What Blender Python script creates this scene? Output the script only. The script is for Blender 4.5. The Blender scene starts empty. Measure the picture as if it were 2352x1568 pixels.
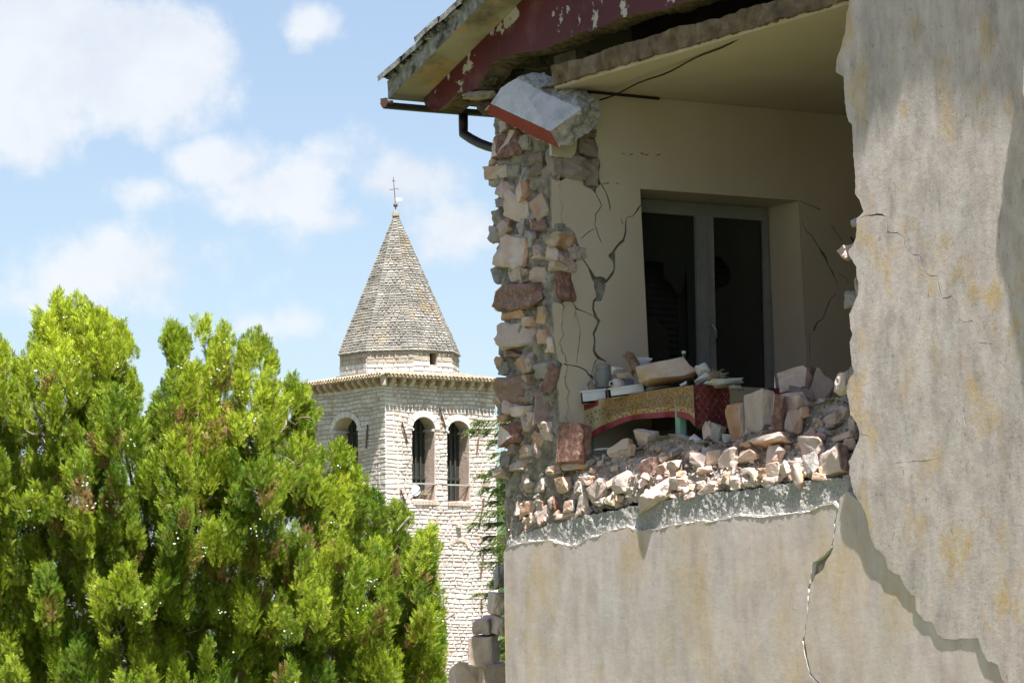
import bpy, bmesh, math, random
import numpy as np
from mathutils import Vector, Matrix, noise as mnoise
from mathutils.geometry import delaunay_2d_cdt
random.seed(7); rng=np.random.default_rng(7)
sc=bpy.context.scene
# ------------------------------------------------------------------ camera
FPX,CX,CY=7900.0,1176.0,784.0
PITCH=math.atan(780/FPX); ROLL=math.radians(-0.86)
cam_d=bpy.data.cameras.new('camera'); cam=bpy.data.objects.new('camera',cam_d); sc.collection.objects.link(cam)
cam_d.sensor_width=36; cam_d.lens=36*FPX/2352; cam_d.clip_start=0.1; cam_d.clip_end=5000
CAM=Vector((0,0,1.6))
cam.matrix_world=Matrix.Translation(CAM)@Matrix.Rotation(math.pi/2+PITCH,4,'X')@Matrix.Rotation(ROLL,4,'Z')
sc.camera=cam
# ------------------------------------------------------------------ house axes (needed for the sun)
TH=math.radians(31.7)
A=Vector((-math.sin(TH),math.cos(TH),0))      # along the facade, away from the camera
B=Vector((math.cos(TH),math.sin(TH),0))       # into the house
Z=Vector((0,0,1))
# ------------------------------------------------------------------ sun and sky
Ld=(A*0.42+B*0.085-Z).normalized()            # travel direction of the sunlight
sun_d=bpy.data.lights.new('sun','SUN'); sun=bpy.data.objects.new('sun',sun_d); sc.collection.objects.link(sun)
sun.rotation_euler=Ld.to_track_quat('-Z','Y').to_euler(); sun.location=(0,0,60)
sun_d.energy=5.0; sun_d.angle=math.radians(0.5); sun_d.color=(1,0.945,0.885)
sv=-Ld
world=bpy.data.worlds.new('World'); sc.world=world; world.use_nodes=True
def sky_world():
    nt=world.node_tree; nt.nodes.clear(); N=nt.nodes.new; L=nt.links.new
    out=N('ShaderNodeOutputWorld'); bg=N('ShaderNodeBackground'); bg.inputs[1].default_value=0.055
    sky=N('ShaderNodeTexSky'); sky.sky_type='NISHITA'; sky.sun_disc=False
    sky.sun_elevation=math.asin(sv.z); sky.sun_rotation=math.atan2(sv.x,sv.y); sky.altitude=400; sky.air_density=1.0; sky.dust_density=1.0; sky.ozone_density=1.6
    tc=N('ShaderNodeTexCoord')
    # clouds: cumulus banks placed by direction, edges broken by noise
    def dirpx(x,y):
        d=Vector(((x-CX)/FPX,1,0)); d.z=math.tan(PITCH+math.atan((CY-y)/FPX)); return d.normalized()
    def math_(op,a,b=None,clamp=False):
        m=N('ShaderNodeMath'); m.operation=op; m.use_clamp=clamp
        for i,v in enumerate((a,b)):
            if v is None: continue
            if isinstance(v,(int,float)): m.inputs[i].default_value=v
            else: L(v,m.inputs[i])
        return m.outputs[0]
    wn=N('ShaderNodeTexNoise'); wn.inputs['Scale'].default_value=30; wn.inputs['Detail'].default_value=10; wn.inputs['Roughness'].default_value=.58
    L(tc.outputs['Generated'],wn.inputs['Vector'])
    n2=N('ShaderNodeTexNoise'); n2.inputs['Scale'].default_value=9; n2.inputs['Detail'].default_value=4
    L(tc.outputs['Generated'],n2.inputs['Vector'])
    tot=None
    # (x,y,rx,ry,weight) in photograph pixels -> angles
    for (x,y,rx,ry,wt) in [(60,90,300,190,1.35),(300,120,240,170,1.3),(60,260,160,130,1.0),(420,140,110,110,.7),
                           (715,45,95,70,.8),(300,600,270,110,.85),(300,650,330,130,.62),(340,430,150,60,.55),
                           (520,370,150,75,.85),(650,430,240,90,.85),(950,400,230,150,.92),(1050,520,220,120,.85),(800,500,200,90,.75),(860,140,70,40,.42),
                           (560,740,420,70,.5),(1000,690,300,90,.5),(640,300,0,0,0)]:
        if wt==0: continue
        c=dirpx(x,y)
        s=N('ShaderNodeVectorMath'); s.operation='SUBTRACT'; L(tc.outputs['Generated'],s.inputs[0]); s.inputs[1].default_value=c
        m=N('ShaderNodeVectorMath'); m.operation='MULTIPLY'; L(s.outputs[0],m.inputs[0]); m.inputs[1].default_value=(FPX/rx,3.0,FPX/ry)
        l=N('ShaderNodeVectorMath'); l.operation='LENGTH'; L(m.outputs[0],l.inputs[0])
        v=math_('SUBTRACT',1.0,math_('MULTIPLY',l.outputs['Value'],0.62),True)
        v=math_('MULTIPLY',v,wt)
        tot=v if tot is None else math_('MAXIMUM',tot,v)
    base=math_('MULTIPLY',math_('SUBTRACT',n2.outputs['Fac'],0.52),1.5,True)   # broken cloud over the rest of the sky
    sep=N('ShaderNodeSeparateXYZ'); L(tc.outputs['Generated'],sep.inputs[0])
    tot=math_('MAXIMUM',tot,math_('MULTIPLY',base,math_('MULTIPLY',math_('SUBTRACT',0.95,sep.outputs[1]),6,True)))
    den=math_('ADD',tot,math_('MULTIPLY',math_('SUBTRACT',wn.outputs['Fac'],0.5),1.5))
    mr=N('ShaderNodeMapRange'); mr.interpolation_type='SMOOTHSTEP'; L(den,mr.inputs['Value'])
    mr.inputs['From Min'].default_value=0.36; mr.inputs['From Max'].default_value=0.74
    fac=math_('MULTIPLY',mr.outputs[0],0.90)
    cr=N('ShaderNodeValToRGB'); L(wn.outputs['Fac'],cr.inputs[0])
    cr.color_ramp.elements[0].position=.3; cr.color_ramp.elements[0].color=(4.3,4.7,5.3,1)
    cr.color_ramp.elements[1].position=.6; cr.color_ramp.elements[1].color=(5.3,5.5,5.8,1)
    mx=N('ShaderNodeMix'); mx.data_type='RGBA'; L(fac,mx.inputs[0]); hz=N('ShaderNodeMix'); hz.data_type='RGBA'; hz.inputs[0].default_value=.22; L(sky.outputs[0],hz.inputs[6]); hz.inputs[7].default_value=(3.9,4.0,4.4,1); L(hz.outputs[2],mx.inputs[6]); L(cr.outputs[0],mx.inputs[7])
    L(mx.outputs[2],bg.inputs[0]); L(bg.outputs[0],out.inputs[0])
sky_world()
sc.view_settings.view_transform='Standard'; sc.view_settings.look='None'; sc.view_settings.exposure=1.66; sc.view_settings.gamma=1
sc.render.engine='CYCLES'; sc.cycles.max_bounces=7; sc.cycles.diffuse_bounces=4; sc.cycles.transparent_max_bounces=8
# ------------------------------------------------------------------ pixel rays -> real planes
_fw=Vector((0,math.cos(PITCH),math.sin(PITCH))); _u0=Vector((0,-math.sin(PITCH),math.cos(PITCH)))
_rt=math.cos(ROLL)*Vector((1,0,0))+math.sin(ROLL)*_u0; _up=-math.sin(ROLL)*Vector((1,0,0))+math.cos(ROLL)*_u0
def ray(x,y):
    d=_fw*FPX+_rt*(x-CX)-_up*(y-CY); return d/d.y
def at(x,y,D): return CAM+ray(x,y)*D
Q=at(1157,1250,25); Q.z=0
def hit(x,y,o,n):
    d=ray(x,y); return CAM+d*((o-CAM).dot(n)/d.dot(n))
def Fpt(x,y,w=0): return hit(x,y,Q-B*w,-B)
def Fuz(x,y,w=0):
    q=Fpt(x,y,w)-Q; return (-(q.dot(A)),q.z)
def F(u,z,w=0): return Q-A*u+Z*z-B*w          # facade frame: u to the right, w outwards
OFF=0.708
def Wpt(x,y,w=0): return hit(x,y,Q-A*(OFF+w),-A)
def Wsz(x,y,w=0):
    q=Wpt(x,y,w)-Q; return (q.dot(B),q.z)
def W(s,z,w=0): return Q+B*s+Z*z-A*(OFF+w)    # inner face of the eave wall: s into the house, w into the room
# zoom-crop coordinates of the photograph -> working pixels
K=.91875
def z1(x,y): return (K*(900+x/2.94),K*(y/2.94))
def z2(x,y): return (K*(1200+x/3.136),K*(300+y/3.136))
def z3(x,y): return (K*(1200+x/2.614),K*(780+y/2.614))
def z4(x,y): return (K*(1400+x/3.136),K*(830+y/3.136))
def z5(x,y): return (K*(1560+x/2.613),K*(440+y/2.613))
def z6(x,y): return (K*(2060+x/1.96),K*(y/1.96))
def z7(x,y): return (K*(1900+x/2.218),K*(1000+y/2.218))
def zt(x,y): return (K*(740+x/1.943),K*(900+y/1.943))
# ------------------------------------------------------------------ object helpers
WL={}   # world location of each object
def tag(o,label=None,cat=None,group=None,kind=None):
    if label: o['label']=label
    if cat: o['category']=cat
    if group: o['group']=group
    if kind: o['kind']=kind
    return o
def empty(name,loc,label=None,cat=None,group=None):
    o=bpy.data.objects.new(name,None); sc.collection.objects.link(o); o.location=loc; o.empty_display_size=.2
    WL[o.name]=Vector(loc); return tag(o,label,cat,group)
def link(name,V,Fc,mats,parent=None,mi=None,smooth=False,col=None,uv=None):
    V=np.asarray([tuple(v) for v in V] if not isinstance(V,np.ndarray) else V,dtype=np.float64)
    if not isinstance(mats,(list,tuple)): mats=[mats]
    if parent is None: org=np.array([V[:,0].mean(),V[:,1].mean(),V[:,2].min()])
    else: org=np.array(WL[parent.name])
    me=bpy.data.meshes.new(name)
    V=V-org
    if isinstance(Fc,np.ndarray):
        n,k=Fc.shape; me.vertices.add(len(V)); me.vertices.foreach_set('co',V.ravel())
        me.loops.add(n*k); me.loops.foreach_set('vertex_index',Fc.ravel().astype(np.int32))
        me.polygons.add(n); me.polygons.foreach_set('loop_start',np.arange(0,n*k,k,dtype=np.int32))
        me.update(calc_edges=True)
    else: me.from_pydata(V.tolist(),[],[list(f) for f in Fc])
    for m in mats: me.materials.append(m)
    if mi is not None: me.polygons.foreach_set('material_index',np.asarray(mi,dtype=np.int32))
    if smooth: me.polygons.foreach_set('use_smooth',np.ones(len(me.polygons),dtype=bool))
    if col is not None:
        a=me.color_attributes.new('tint','FLOAT_COLOR','POINT'); a.data.foreach_set('color',np.asarray(col,dtype=np.float32).ravel())
    if uv is not None:
        a=me.color_attributes.new('clothuv','FLOAT_COLOR','POINT'); a.data.foreach_set('color',np.array([[u_,v_,0,1] for u_,v_ in uv],dtype=np.float32).ravel())
    if False:
        l=me.uv_layers.new(name='uv'); li=np.zeros(len(me.loops),dtype=np.int32); me.loops.foreach_get('vertex_index',li)
        l.data.foreach_set('uv',np.asarray(uv,dtype=np.float32)[li].ravel())
    me.update(); me.validate()
    o=bpy.data.objects.new(name,me); sc.collection.objects.link(o)
    if parent is None: o.location=org
    else: o.parent=parent
    WL[o.name]=Vector(org); return o
class MB:
    def __init__(s): s.v=[];s.f=[];s.m=[]
    def add(s,V,Fc,m=0):
        b=len(s.v); s.v+=[tuple(v) for v in V]; s.f+=[[b+i for i in f] for f in Fc]; s.m+=[m]*len(Fc) if isinstance(m,int) else list(m); return s
    def box(s,o,ax,ay,az,m=0):    # corner + three edge vectors
        o=Vector(o); V=[o,o+ax,o+ax+ay,o+ay]; V+= [v+az for v in V]
        Fc=[[0,3,2,1],[4,5,6,7],[0,1,5,4],[1,2,6,5],[2,3,7,6],[3,0,4,7]]
        if ax.cross(ay).dot(az)<0: Fc=[f[::-1] for f in Fc]
        return s.add(V,Fc,m)
    def cbox(s,c,ax,ay,az,m=0): return s.box(Vector(c)-ax/2-ay/2-az/2,ax,ay,az,m)
    def tube(s,pts,r,n=8,m=0,cap=True):
        pts=[Vector(p) for p in pts]; R=r if isinstance(r,(list,tuple)) else [r]*len(pts)
        V=[];Fc=[]; ref=None
        for i,p in enumerate(pts):
            t=(pts[min(i+1,len(pts)-1)]-pts[max(i-1,0)]).normalized()
            if ref is None: ref=t.orthogonal().normalized()
            ref=(ref-t*ref.dot(t)).normalized(); b=t.cross(ref)
            for k in range(n):
                a=2*math.pi*k/n; V.append(p+(ref*math.cos(a)+b*math.sin(a))*R[i])
        for i in range(len(pts)-1):
            for k in range(n): Fc.append([i*n+k,i*n+(k+1)%n,(i+1)*n+(k+1)%n,(i+1)*n+k])
        if cap: Fc.append(list(range(n))[::-1]); Fc.append([(len(pts)-1)*n+k for k in range(n)])
        return s.add(V,Fc,m)
    def lathe(s,c,prof,n=20,ax=None,m=0):
        ax=(ax or Z).normalized(); e=ax.orthogonal().normalized(); g=ax.cross(e); V=[];Fc=[]
        for (r,h) in prof:
            for k in range(n):
                a=2*math.pi*k/n; V.append(Vector(c)+ax*h+(e*math.cos(a)+g*math.sin(a))*r)
        for i in range(len(prof)-1):
            for k in range(n): Fc.append([i*n+k,i*n+(k+1)%n,(i+1)*n+(k+1)%n,(i+1)*n+k])
        return s.add(V,Fc,m)
    def build(s,name,mats,parent=None,smooth=False): return link(name,s.v,s.f,mats,parent,mi=s.m,smooth=smooth)
def nz(p,sc_,seed=0,oct=4): return mnoise.fractal(Vector(p)*sc_+Vector((seed*7.3,seed*3.1,seed*1.7)),1.0,2.0,oct)
# ------------------------------------------------------------------ materials
def pmat(name,cols,scale=4,detail=6,rough=.9,bump=.3,bscale=60,bdist=.01,stains=(),island=0,objrand=0,stretch=(1,1,1),spec=.2,metal=0,tint=False,bump2=None):
    m=bpy.data.materials.new(name); m.use_nodes=True; nt=m.node_tree; N=nt.nodes.new; L=nt.links.new
    bs=nt.nodes['Principled BSDF']; bs.inputs['Roughness'].default_value=rough; bs.inputs['Specular IOR Level'].default_value=spec; bs.inputs['Metallic'].default_value=metal
    g=N('ShaderNodeNewGeometry'); mp=N('ShaderNodeMapping'); L(g.outputs['Position'],mp.inputs[0]); mp.inputs['Scale'].default_value=stretch
    n=N('ShaderNodeTexNoise'); n.inputs['Scale'].default_value=scale; n.inputs['Detail'].default_value=detail; n.inputs['Roughness'].default_value=.6; L(mp.outputs[0],n.inputs['Vector'])
    cr=N('ShaderNodeValToRGB'); L(n.outputs['Fac'],cr.inputs[0])
    e=cr.color_ramp.elements
    for i,(p,c) in enumerate(cols):
        el=e[i] if i<2 else e.new(p)
        el.position=p; el.color=(*c,1)
    col=cr.outputs[0]
    def mix(a,b,f,mode='MIX'):
        x=N('ShaderNodeMix'); x.data_type='RGBA'; x.blend_type=mode
        for i,v in ((0,f),(6,a),(7,b)):
            if isinstance(v,(int,float)): x.inputs[i].default_value=v
            elif isinstance(v,tuple): x.inputs[i].default_value=(*v,1)
            else: L(v,x.inputs[i])
        return x.outputs[2]
    for k,(c,s_,lo,hi,st,amt) in enumerate(stains):
        mp2=N('ShaderNodeMapping'); L(g.outputs['Position'],mp2.inputs[0]); mp2.inputs['Scale'].default_value=st; mp2.inputs['Location'].default_value=(k*3.7+1,k*5.1,k*2.3)
        n2=N('ShaderNodeTexNoise'); n2.inputs['Scale'].default_value=s_; n2.inputs['Detail'].default_value=5; n2.inputs['Roughness'].default_value=.62; L(mp2.outputs[0],n2.inputs['Vector'])
        mr=N('ShaderNodeMapRange'); L(n2.outputs['Fac'],mr.inputs['Value']); mr.inputs['From Min'].default_value=lo; mr.inputs['From Max'].default_value=hi; mr.inputs['To Max'].default_value=amt
        col=mix(col,c,mr.outputs[0])
    if island or objrand:
        src=g.outputs['Random Per Island'] if island else N('ShaderNodeObjectInfo').outputs['Random']
        amt=island or objrand
        mr=N('ShaderNodeMapRange'); L(src,mr.inputs['Value']); mr.inputs['To Min'].default_value=1-amt; mr.inputs['To Max'].default_value=1+amt*.6
        col=mix(col,mr.outputs[0],1.0,'MULTIPLY')
        if objrand:
            mr2=N('ShaderNodeMath'); mr2.operation='FRACT'; mm=N('ShaderNodeMath'); mm.operation='MULTIPLY'; L(src,mm.inputs[0]); mm.inputs[1].default_value=17.3; L(mm.outputs[0],mr2.inputs[0])
            mm2=N('ShaderNodeMath'); mm2.operation='MULTIPLY'; L(mr2.outputs[0],mm2.inputs[0]); mm2.inputs[1].default_value=.4
            col=mix(col,(.43,.37,.36),mm2.outputs[0])
    if tint:
        at_=N('ShaderNodeAttribute'); at_.attribute_name='tint'; col=mix(col,at_.outputs['Color'],1.0,'MULTIPLY')
    L(col,bs.inputs['Base Color'])
    if bump:
        nb=N('ShaderNodeTexNoise'); nb.inputs['Scale'].default_value=bscale; nb.inputs['Detail'].default_value=6; nb.inputs['Roughness'].default_value=.65; L(g.outputs['Position'],nb.inputs['Vector'])
        bp=N('ShaderNodeBump'); bp.inputs['Strength'].default_value=bump; bp.inputs['Distance'].default_value=bdist; L(nb.outputs['Fac'],bp.inputs['Height'])
        if bump2:
            nb2=N('ShaderNodeTexNoise'); nb2.inputs['Scale'].default_value=bump2[0]; nb2.inputs['Detail'].default_value=4; L(g.outputs['Position'],nb2.inputs['Vector'])
            bp2=N('ShaderNodeBump'); bp2.inputs['Strength'].default_value=bump2[1]; bp2.inputs['Distance'].default_value=bump2[2]; L(nb2.outputs['Fac'],bp2.inputs['Height']); L(bp.outputs[0],bp2.inputs['Normal']); bp=bp2
        L(bp.outputs[0],bs.inputs['Normal'])
    return m
V3=(1,1,.22)
SPK=((.14,.125,.11),30,.62,.70,(1,1,.5),.5)
M={}
M['facade']=pmat('weathered facade plaster',[(.25,(.37,.315,.29)),(.5,(.53,.46,.435)),(.75,(.64,.575,.55))],scale=9,detail=12,stretch=(1,1,.55),bump=.7,bscale=120,bdist=.0022,bump2=(26,.45,.004),
   stains=[((.55,.37,.13),3.4,.53,.66,(1,1,.8),.62),((.22,.215,.21),2.4,.50,.68,(1,1,.35),.5),((.60,.58,.54),6,.54,.68,(1,1,.6),.45),((.27,.26,.25),11,.55,.70,(1,1,.25),.45),SPK,((.12,.11,.10),75,.60,.68,(1,1,.6),.5)])
M['facade_low']=pmat('lower facade plaster',[(.25,(.43,.365,.34)),(.5,(.58,.50,.475)),(.75,(.67,.605,.585))],scale=7,detail=12,stretch=(1,1,.42),bump=.6,bscale=120,bdist=.0018,bump2=(20,.35,.004),
   stains=[((.56,.40,.17),2.0,.51,.66,(1,1,.6),.5),((.52,.37,.26),2.6,.52,.68,(1,1,.3),.22),((.38,.385,.385),3.0,.48,.68,(1,1,.3),.28),((.62,.60,.56),9,.56,.70,(1,1,.4),.4),((.14,.125,.11),26,.64,.72,(1,1,.5),.4),((.14,.13,.12),80,.62,.70,(1,1,.6),.4)])
M['lip']=pmat('broken plaster edge',[(.3,(.5,.49,.46)),(.7,(.7,.69,.66))],scale=30,bump=.8,bscale=150,bdist=.008)
M['slab']=pmat('rough grey concrete',[(.3,(.22,.215,.205)),(.5,(.38,.375,.36)),(.7,(.56,.55,.52))],scale=75,bump=1,bscale=110,bdist=.012,stains=[((.45,.33,.26),4,.58,.7,(1,1,1),.4)])
M['mortar']=pmat('crumbly mortar',[(.3,(.19,.17,.145)),(.5,(.33,.305,.27)),(.7,(.47,.445,.40))],scale=12,bump=1,bscale=70,bdist=.02,stains=[((.5,.40,.27),5,.52,.7,(1,1,1),.6)])
M['dust']=pmat('pale rubble dust',[(.3,(.34,.30,.27)),(.5,(.48,.44,.40)),(.7,(.60,.56,.52))],scale=14,bump=1,bscale=80,bdist=.015,stains=[((.52,.40,.33),6,.52,.7,(1,1,1),.5)])
M['mortar_dark']=pmat('dark mortar',[(.3,(.07,.058,.042)),(.7,(.19,.16,.12))],scale=14,bump=1,bscale=60,bdist=.02,stains=[((.36,.28,.16),5,.55,.7,(1,1,1),.6)])
M['pink']=pmat('pale pink limestone',[(.28,(.50,.36,.30)),(.5,(.62,.49,.43)),(.72,(.68,.60,.56))],scale=9,bump=.5,bscale=45,bdist=.01,objrand=.22,stains=[((.55,.30,.17),6,.58,.72,(1,1,1),.6),((.33,.25,.21),40,.66,.74,(1,1,1),.5)],spec=.15)
M['redrock']=pmat('weathered red brown stone',[(.3,(.11,.045,.035)),(.5,(.21,.10,.075)),(.75,(.40,.26,.21))],scale=24,bump=.8,bscale=60,bdist=.012,objrand=.2,stains=[((.55,.42,.36),18,.62,.72,(1,1,1),.7)])
M['orange']=pmat('orange limestone',[(.3,(.42,.22,.12)),(.5,(.56,.34,.22)),(.75,(.62,.46,.36))],scale=9,bump=.6,bscale=45,bdist=.01,objrand=.2)
M['tan']=pmat('tan stone',[(.3,(.34,.25,.16)),(.5,(.47,.38,.27)),(.75,(.58,.52,.44))],scale=10,bump=.8,bscale=45,bdist=.012,objrand=.2)
M['greyst']=pmat('grey stone',[(.3,(.24,.22,.2)),(.5,(.37,.35,.33)),(.75,(.5,.49,.47))],scale=10,bump=.9,bscale=50,bdist=.014,objrand=.2)
M['taupe']=pmat('taupe stone',[(.3,(.20,.14,.11)),(.7,(.33,.25,.21))],scale=8,bump=.6,bscale=45,bdist=.01,objrand=.2)
M['inplaster']=pmat('cream interior plaster',[(.3,(.57,.48,.385)),(.7,(.64,.55,.45))],scale=1.6,bump=.15,bscale=30,bdist=.003,rough=.75,stains=[((.45,.40,.31),7,.7,.76,(1,1,1),.4)])
M['ceiling']=pmat('cream ceiling',[(.3,(.52,.43,.35)),(.7,(.58,.485,.40))],scale=1.2,bump=.05)
M['red']=pmat('dark red painted beam',[(.3,(.075,.009,.014)),(.7,(.115,.016,.022))],scale=3,rough=.6,bump=.3,bscale=40,bdist=.004,spec=.35,
   stains=[((.46,.44,.38),3.2,.60,.62,(1,1,1),1),((.40,.25,.26),45,.69,.73,(1,1,.15),.7),((.30,.16,.17),2.2,.55,.75,(1,1,1),.4)])
M['redstrip']=pmat('red paint',[(.3,(.21,.035,.022)),(.7,(.27,.05,.032))],scale=6,rough=.7,bump=.3,bscale=60,bdist=.003)
M['tanedge']=pmat('tan broken masonry edge',[(.3,(.07,.048,.03)),(.5,(.155,.112,.07)),(.72,(.25,.20,.145))],scale=8,bump=.8,bscale=40,bdist=.012)
M['soffit']=pmat('stained soffit',[(.3,(.25,.205,.14)),(.5,(.38,.33,.25)),(.7,(.45,.41,.34))],scale=2.5,bump=.4,bscale=30,bdist=.006,
   stains=[((.62,.30,.08),2.6,.55,.7,(1,1,1),.7),((.15,.12,.08),2.2,.52,.66,(1,1,1),.85)])
M['fascia']=pmat('mossy concrete fascia',[(.3,(.14,.135,.125)),(.5,(.30,.295,.28)),(.7,(.46,.45,.43))],scale=14,bump=1,bscale=40,bdist=.02,stains=[((.035,.035,.03),7,.5,.62,(1,1,1),.8),((.38,.30,.17),12,.62,.7,(1,1,1),.5)])
M['gutter']=pmat('dark metal gutter',[(.3,(.02,.017,.016)),(.7,(.045,.038,.034))],scale=10,rough=.5,bump=.2,metal=.3,spec=.4)
M['rust']=pmat('rusty metal',[(.3,(.08,.04,.032)),(.7,(.20,.13,.11))],scale=30,rough=.8,bump=.5,bscale=80,bdist=.004)
M['blockw']=pmat('pale concrete face',[(.3,(.42,.43,.44)),(.5,(.56,.57,.58)),(.7,(.64,.65,.66))],scale=9,bump=.5,bscale=70,bdist=.006,stains=[((.27,.27,.28),22,.6,.72,(1,1,1),.5)])
M['blockr']=pmat('rough broken concrete',[(.3,(.22,.22,.225)),(.5,(.40,.41,.43)),(.7,(.58,.59,.61))],scale=35,bump=1,bscale=60,bdist=.02)
M['blocke']=pmat('broken concrete end',[(.3,(.26,.23,.19)),(.5,(.42,.38,.32)),(.7,(.58,.55,.5))],scale=16,bump=1,bscale=60,bdist=.02,stains=[((.60,.38,.29),4,.55,.62,(1,1,1),.8)])
M['frame']=pmat('grey window paint',[(.3,(.24,.24,.235)),(.7,(.32,.32,.31))],scale=6,rough=.5,bump=.1,spec=.4,stains=[((.25,.23,.2),10,.6,.75,(1,1,.3),.5)])
M['shutter']=pmat('dark louvre',[(.3,(.035,.035,.028)),(.7,(.06,.06,.05))],scale=6,rough=.7,bump=.1)
M['chrome']=pmat('worn metal handle',[(.3,(.4,.4,.38)),(.7,(.6,.6,.57))],scale=10,rough=.3,bump=0,metal=.8)
M['green']=pmat('pale green table paint',[(.3,(.17,.30,.24)),(.7,(.22,.38,.30))],scale=10,rough=.5,bump=.2,spec=.4)
M['white']=pmat('dusty white plastic',[(.3,(.58,.60,.64)),(.7,(.70,.72,.76))],scale=12,rough=.5,bump=.1,spec=.4)
M['ceram']=pmat('dusty ceramic',[(.3,(.52,.50,.45)),(.7,(.68,.66,.62))],scale=14,rough=.45,bump=.1,spec=.5)
M['cardboard']=pmat('cardboard',[(.3,(.20,.17,.14)),(.7,(.30,.26,.22))],scale=8,bump=.1)
M['paper']=pmat('crumpled paper',[(.3,(.42,.44,.46)),(.7,(.60,.61,.62))],scale=8,bump=.4,bscale=40,bdist=.01)
M['brown']=pmat('brown leather scrap',[(.3,(.12,.075,.045)),(.7,(.32,.24,.17))],scale=12,bump=.4)
M['attic_shade']=pmat('painted attic shade',[(.3,(.02,.015,.012)),(.7,(.05,.035,.025))],bump=0)
M['dry']=pmat('dry plant stems',[(.3,(.20,.16,.11)),(.7,(.38,.32,.24))],scale=12,bump=0)
M['cable']=pmat('dark cable',[(.3,(.015,.012,.01)),(.7,(.03,.025,.02))],bump=0)
M['bottle']=pmat('dark green glass bottle',[(.3,(.012,.05,.03)),(.7,(.02,.07,.045))],rough=.12,bump=0,spec=.6)
M['tower']=pmat('pink white tower stone',[(.3,(.46,.40,.365)),(.5,(.55,.50,.465)),(.7,(.61,.57,.54))],scale=1.6,bump=.7,bscale=9,bdist=.05,island=.17,stains=[((.46,.36,.30),.9,.52,.68,(1,1,1.5),.5),((.36,.33,.30),.8,.48,.68,(1,1,.4),.45)])
M['quoin']=pmat('pale dressed tower stone',[(.3,(.51,.47,.435)),(.7,(.59,.555,.525))],scale=1.6,bump=.4,bscale=9,bdist=.04,island=.15)
M['towerm']=pmat('tower mortar',[(.3,(.32,.275,.24)),(.7,(.43,.38,.34))],scale=3,bump=.6,bscale=10,bdist=.04)
M['rosy']=pmat('rose brown tower stone',[(.3,(.40,.30,.24)),(.7,(.52,.43,.37))],scale=2,bump=.5,bscale=9,bdist=.04,island=.2)
M['spire']=pmat('lichened spire stone',[(.3,(.14,.135,.12)),(.5,(.215,.205,.185)),(.7,(.30,.29,.27))],scale=1.7,bump=.8,bscale=9,bdist=.05,island=.2,stains=[((.34,.235,.10),1.7,.54,.68,(1,1,.6),.5),((.36,.35,.33),4,.6,.7,(1,1,1),.5)])
M['spirem']=pmat('spire mortar',[(.3,(.17,.155,.135)),(.7,(.25,.235,.21))],scale=3,bump=.4,bscale=10,bdist=.03)
M['drum']=pmat('tan drum stone',[(.3,(.32,.27,.215)),(.7,(.44,.39,.32))],scale=2,bump=.7,bscale=9,bdist=.05,island=.2)
M['drumlow']=pmat('pale drum base',[(.3,(.46,.45,.42)),(.7,(.57,.56,.54))],scale=2,bump=.4,bscale=9,bdist=.04,island=.1)
M['tile']=pmat('weathered clay roof tile',[(.3,(.20,.15,.10)),(.5,(.31,.25,.18)),(.7,(.40,.35,.28))],scale=5,bump=.5,bscale=20,bdist=.02,island=.3)
M['corbel']=pmat('corbel stone',[(.3,(.30,.19,.13)),(.5,(.40,.30,.23)),(.7,(.5,.46,.41))],scale=2.0,bump=.4,bscale=15,bdist=.02,island=.2)
M['iron']=pmat('rusted iron',[(.3,(.07,.045,.035)),(.7,(.14,.09,.07))],scale=5,rough=.8,bump=0)
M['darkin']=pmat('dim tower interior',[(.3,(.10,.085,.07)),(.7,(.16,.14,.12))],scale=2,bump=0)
M['blue']=pmat('blue tin',[(.3,(.03,.045,.10)),(.7,(.06,.08,.15))],rough=.4,bump=0,spec=.5)
M['ground']=pmat('grass and gravel ground',[(.3,(.06,.075,.03)),(.5,(.09,.10,.045)),(.7,(.15,.14,.09))],scale=.6,bump=.6,bscale=12,bdist=.05,stains=[((.12,.17,.05),.4,.5,.6,(1,1,1),.7)])
M['hill']=pmat('wooded hill',[(.3,(.03,.055,.02)),(.7,(.06,.10,.035))],scale=.08,bump=1,bscale=.5,bdist=1.5)
M['bark']=pmat('grey brown bark',[(.3,(.13,.10,.08)),(.7,(.30,.26,.22))],scale=20,bump=.6,bscale=60,bdist=.01)
M['cone']=pmat('pale waxy cones',[(.3,(.42,.50,.44)),(.7,(.62,.66,.60))],scale=20,rough=.6,bump=0)
def leafmat(name,base,trans,tint=True,tr=.27):
    m=bpy.data.materials.new(name); m.use_nodes=True; nt=m.node_tree; N=nt.nodes.new; L=nt.links.new
    bs=nt.nodes['Principled BSDF']; bs.inputs['Roughness'].default_value=.55; bs.inputs['Specular IOR Level'].default_value=.25
    out=nt.nodes['Material Output']; t=N('ShaderNodeBsdfTranslucent'); mx=N('ShaderNodeMixShader'); mx.inputs[0].default_value=tr
    a=N('ShaderNodeAttribute'); a.attribute_name='tint'
    for c,sock in ((base,bs.inputs['Base Color']),(trans,t.inputs['Color'])):
        x=N('ShaderNodeMix'); x.data_type='RGBA'; x.blend_type='MULTIPLY'; x.inputs[0].default_value=1 if tint else 0; x.inputs[6].default_value=(*c,1); L(a.outputs['Color'],x.inputs[7]); L(x.outputs[2],sock)
    L(bs.outputs[0],mx.inputs[1]); L(t.outputs[0],mx.inputs[2]); L(mx.outputs[0],out.inputs[0]); return m
M['leaf']=leafmat('scale leaf foliage',(1,1,1),(1.25,1.35,.8))
M['needle']=leafmat('fir needles',(1,1,1),(1.1,1.2,.7),tr=.25)
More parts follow.
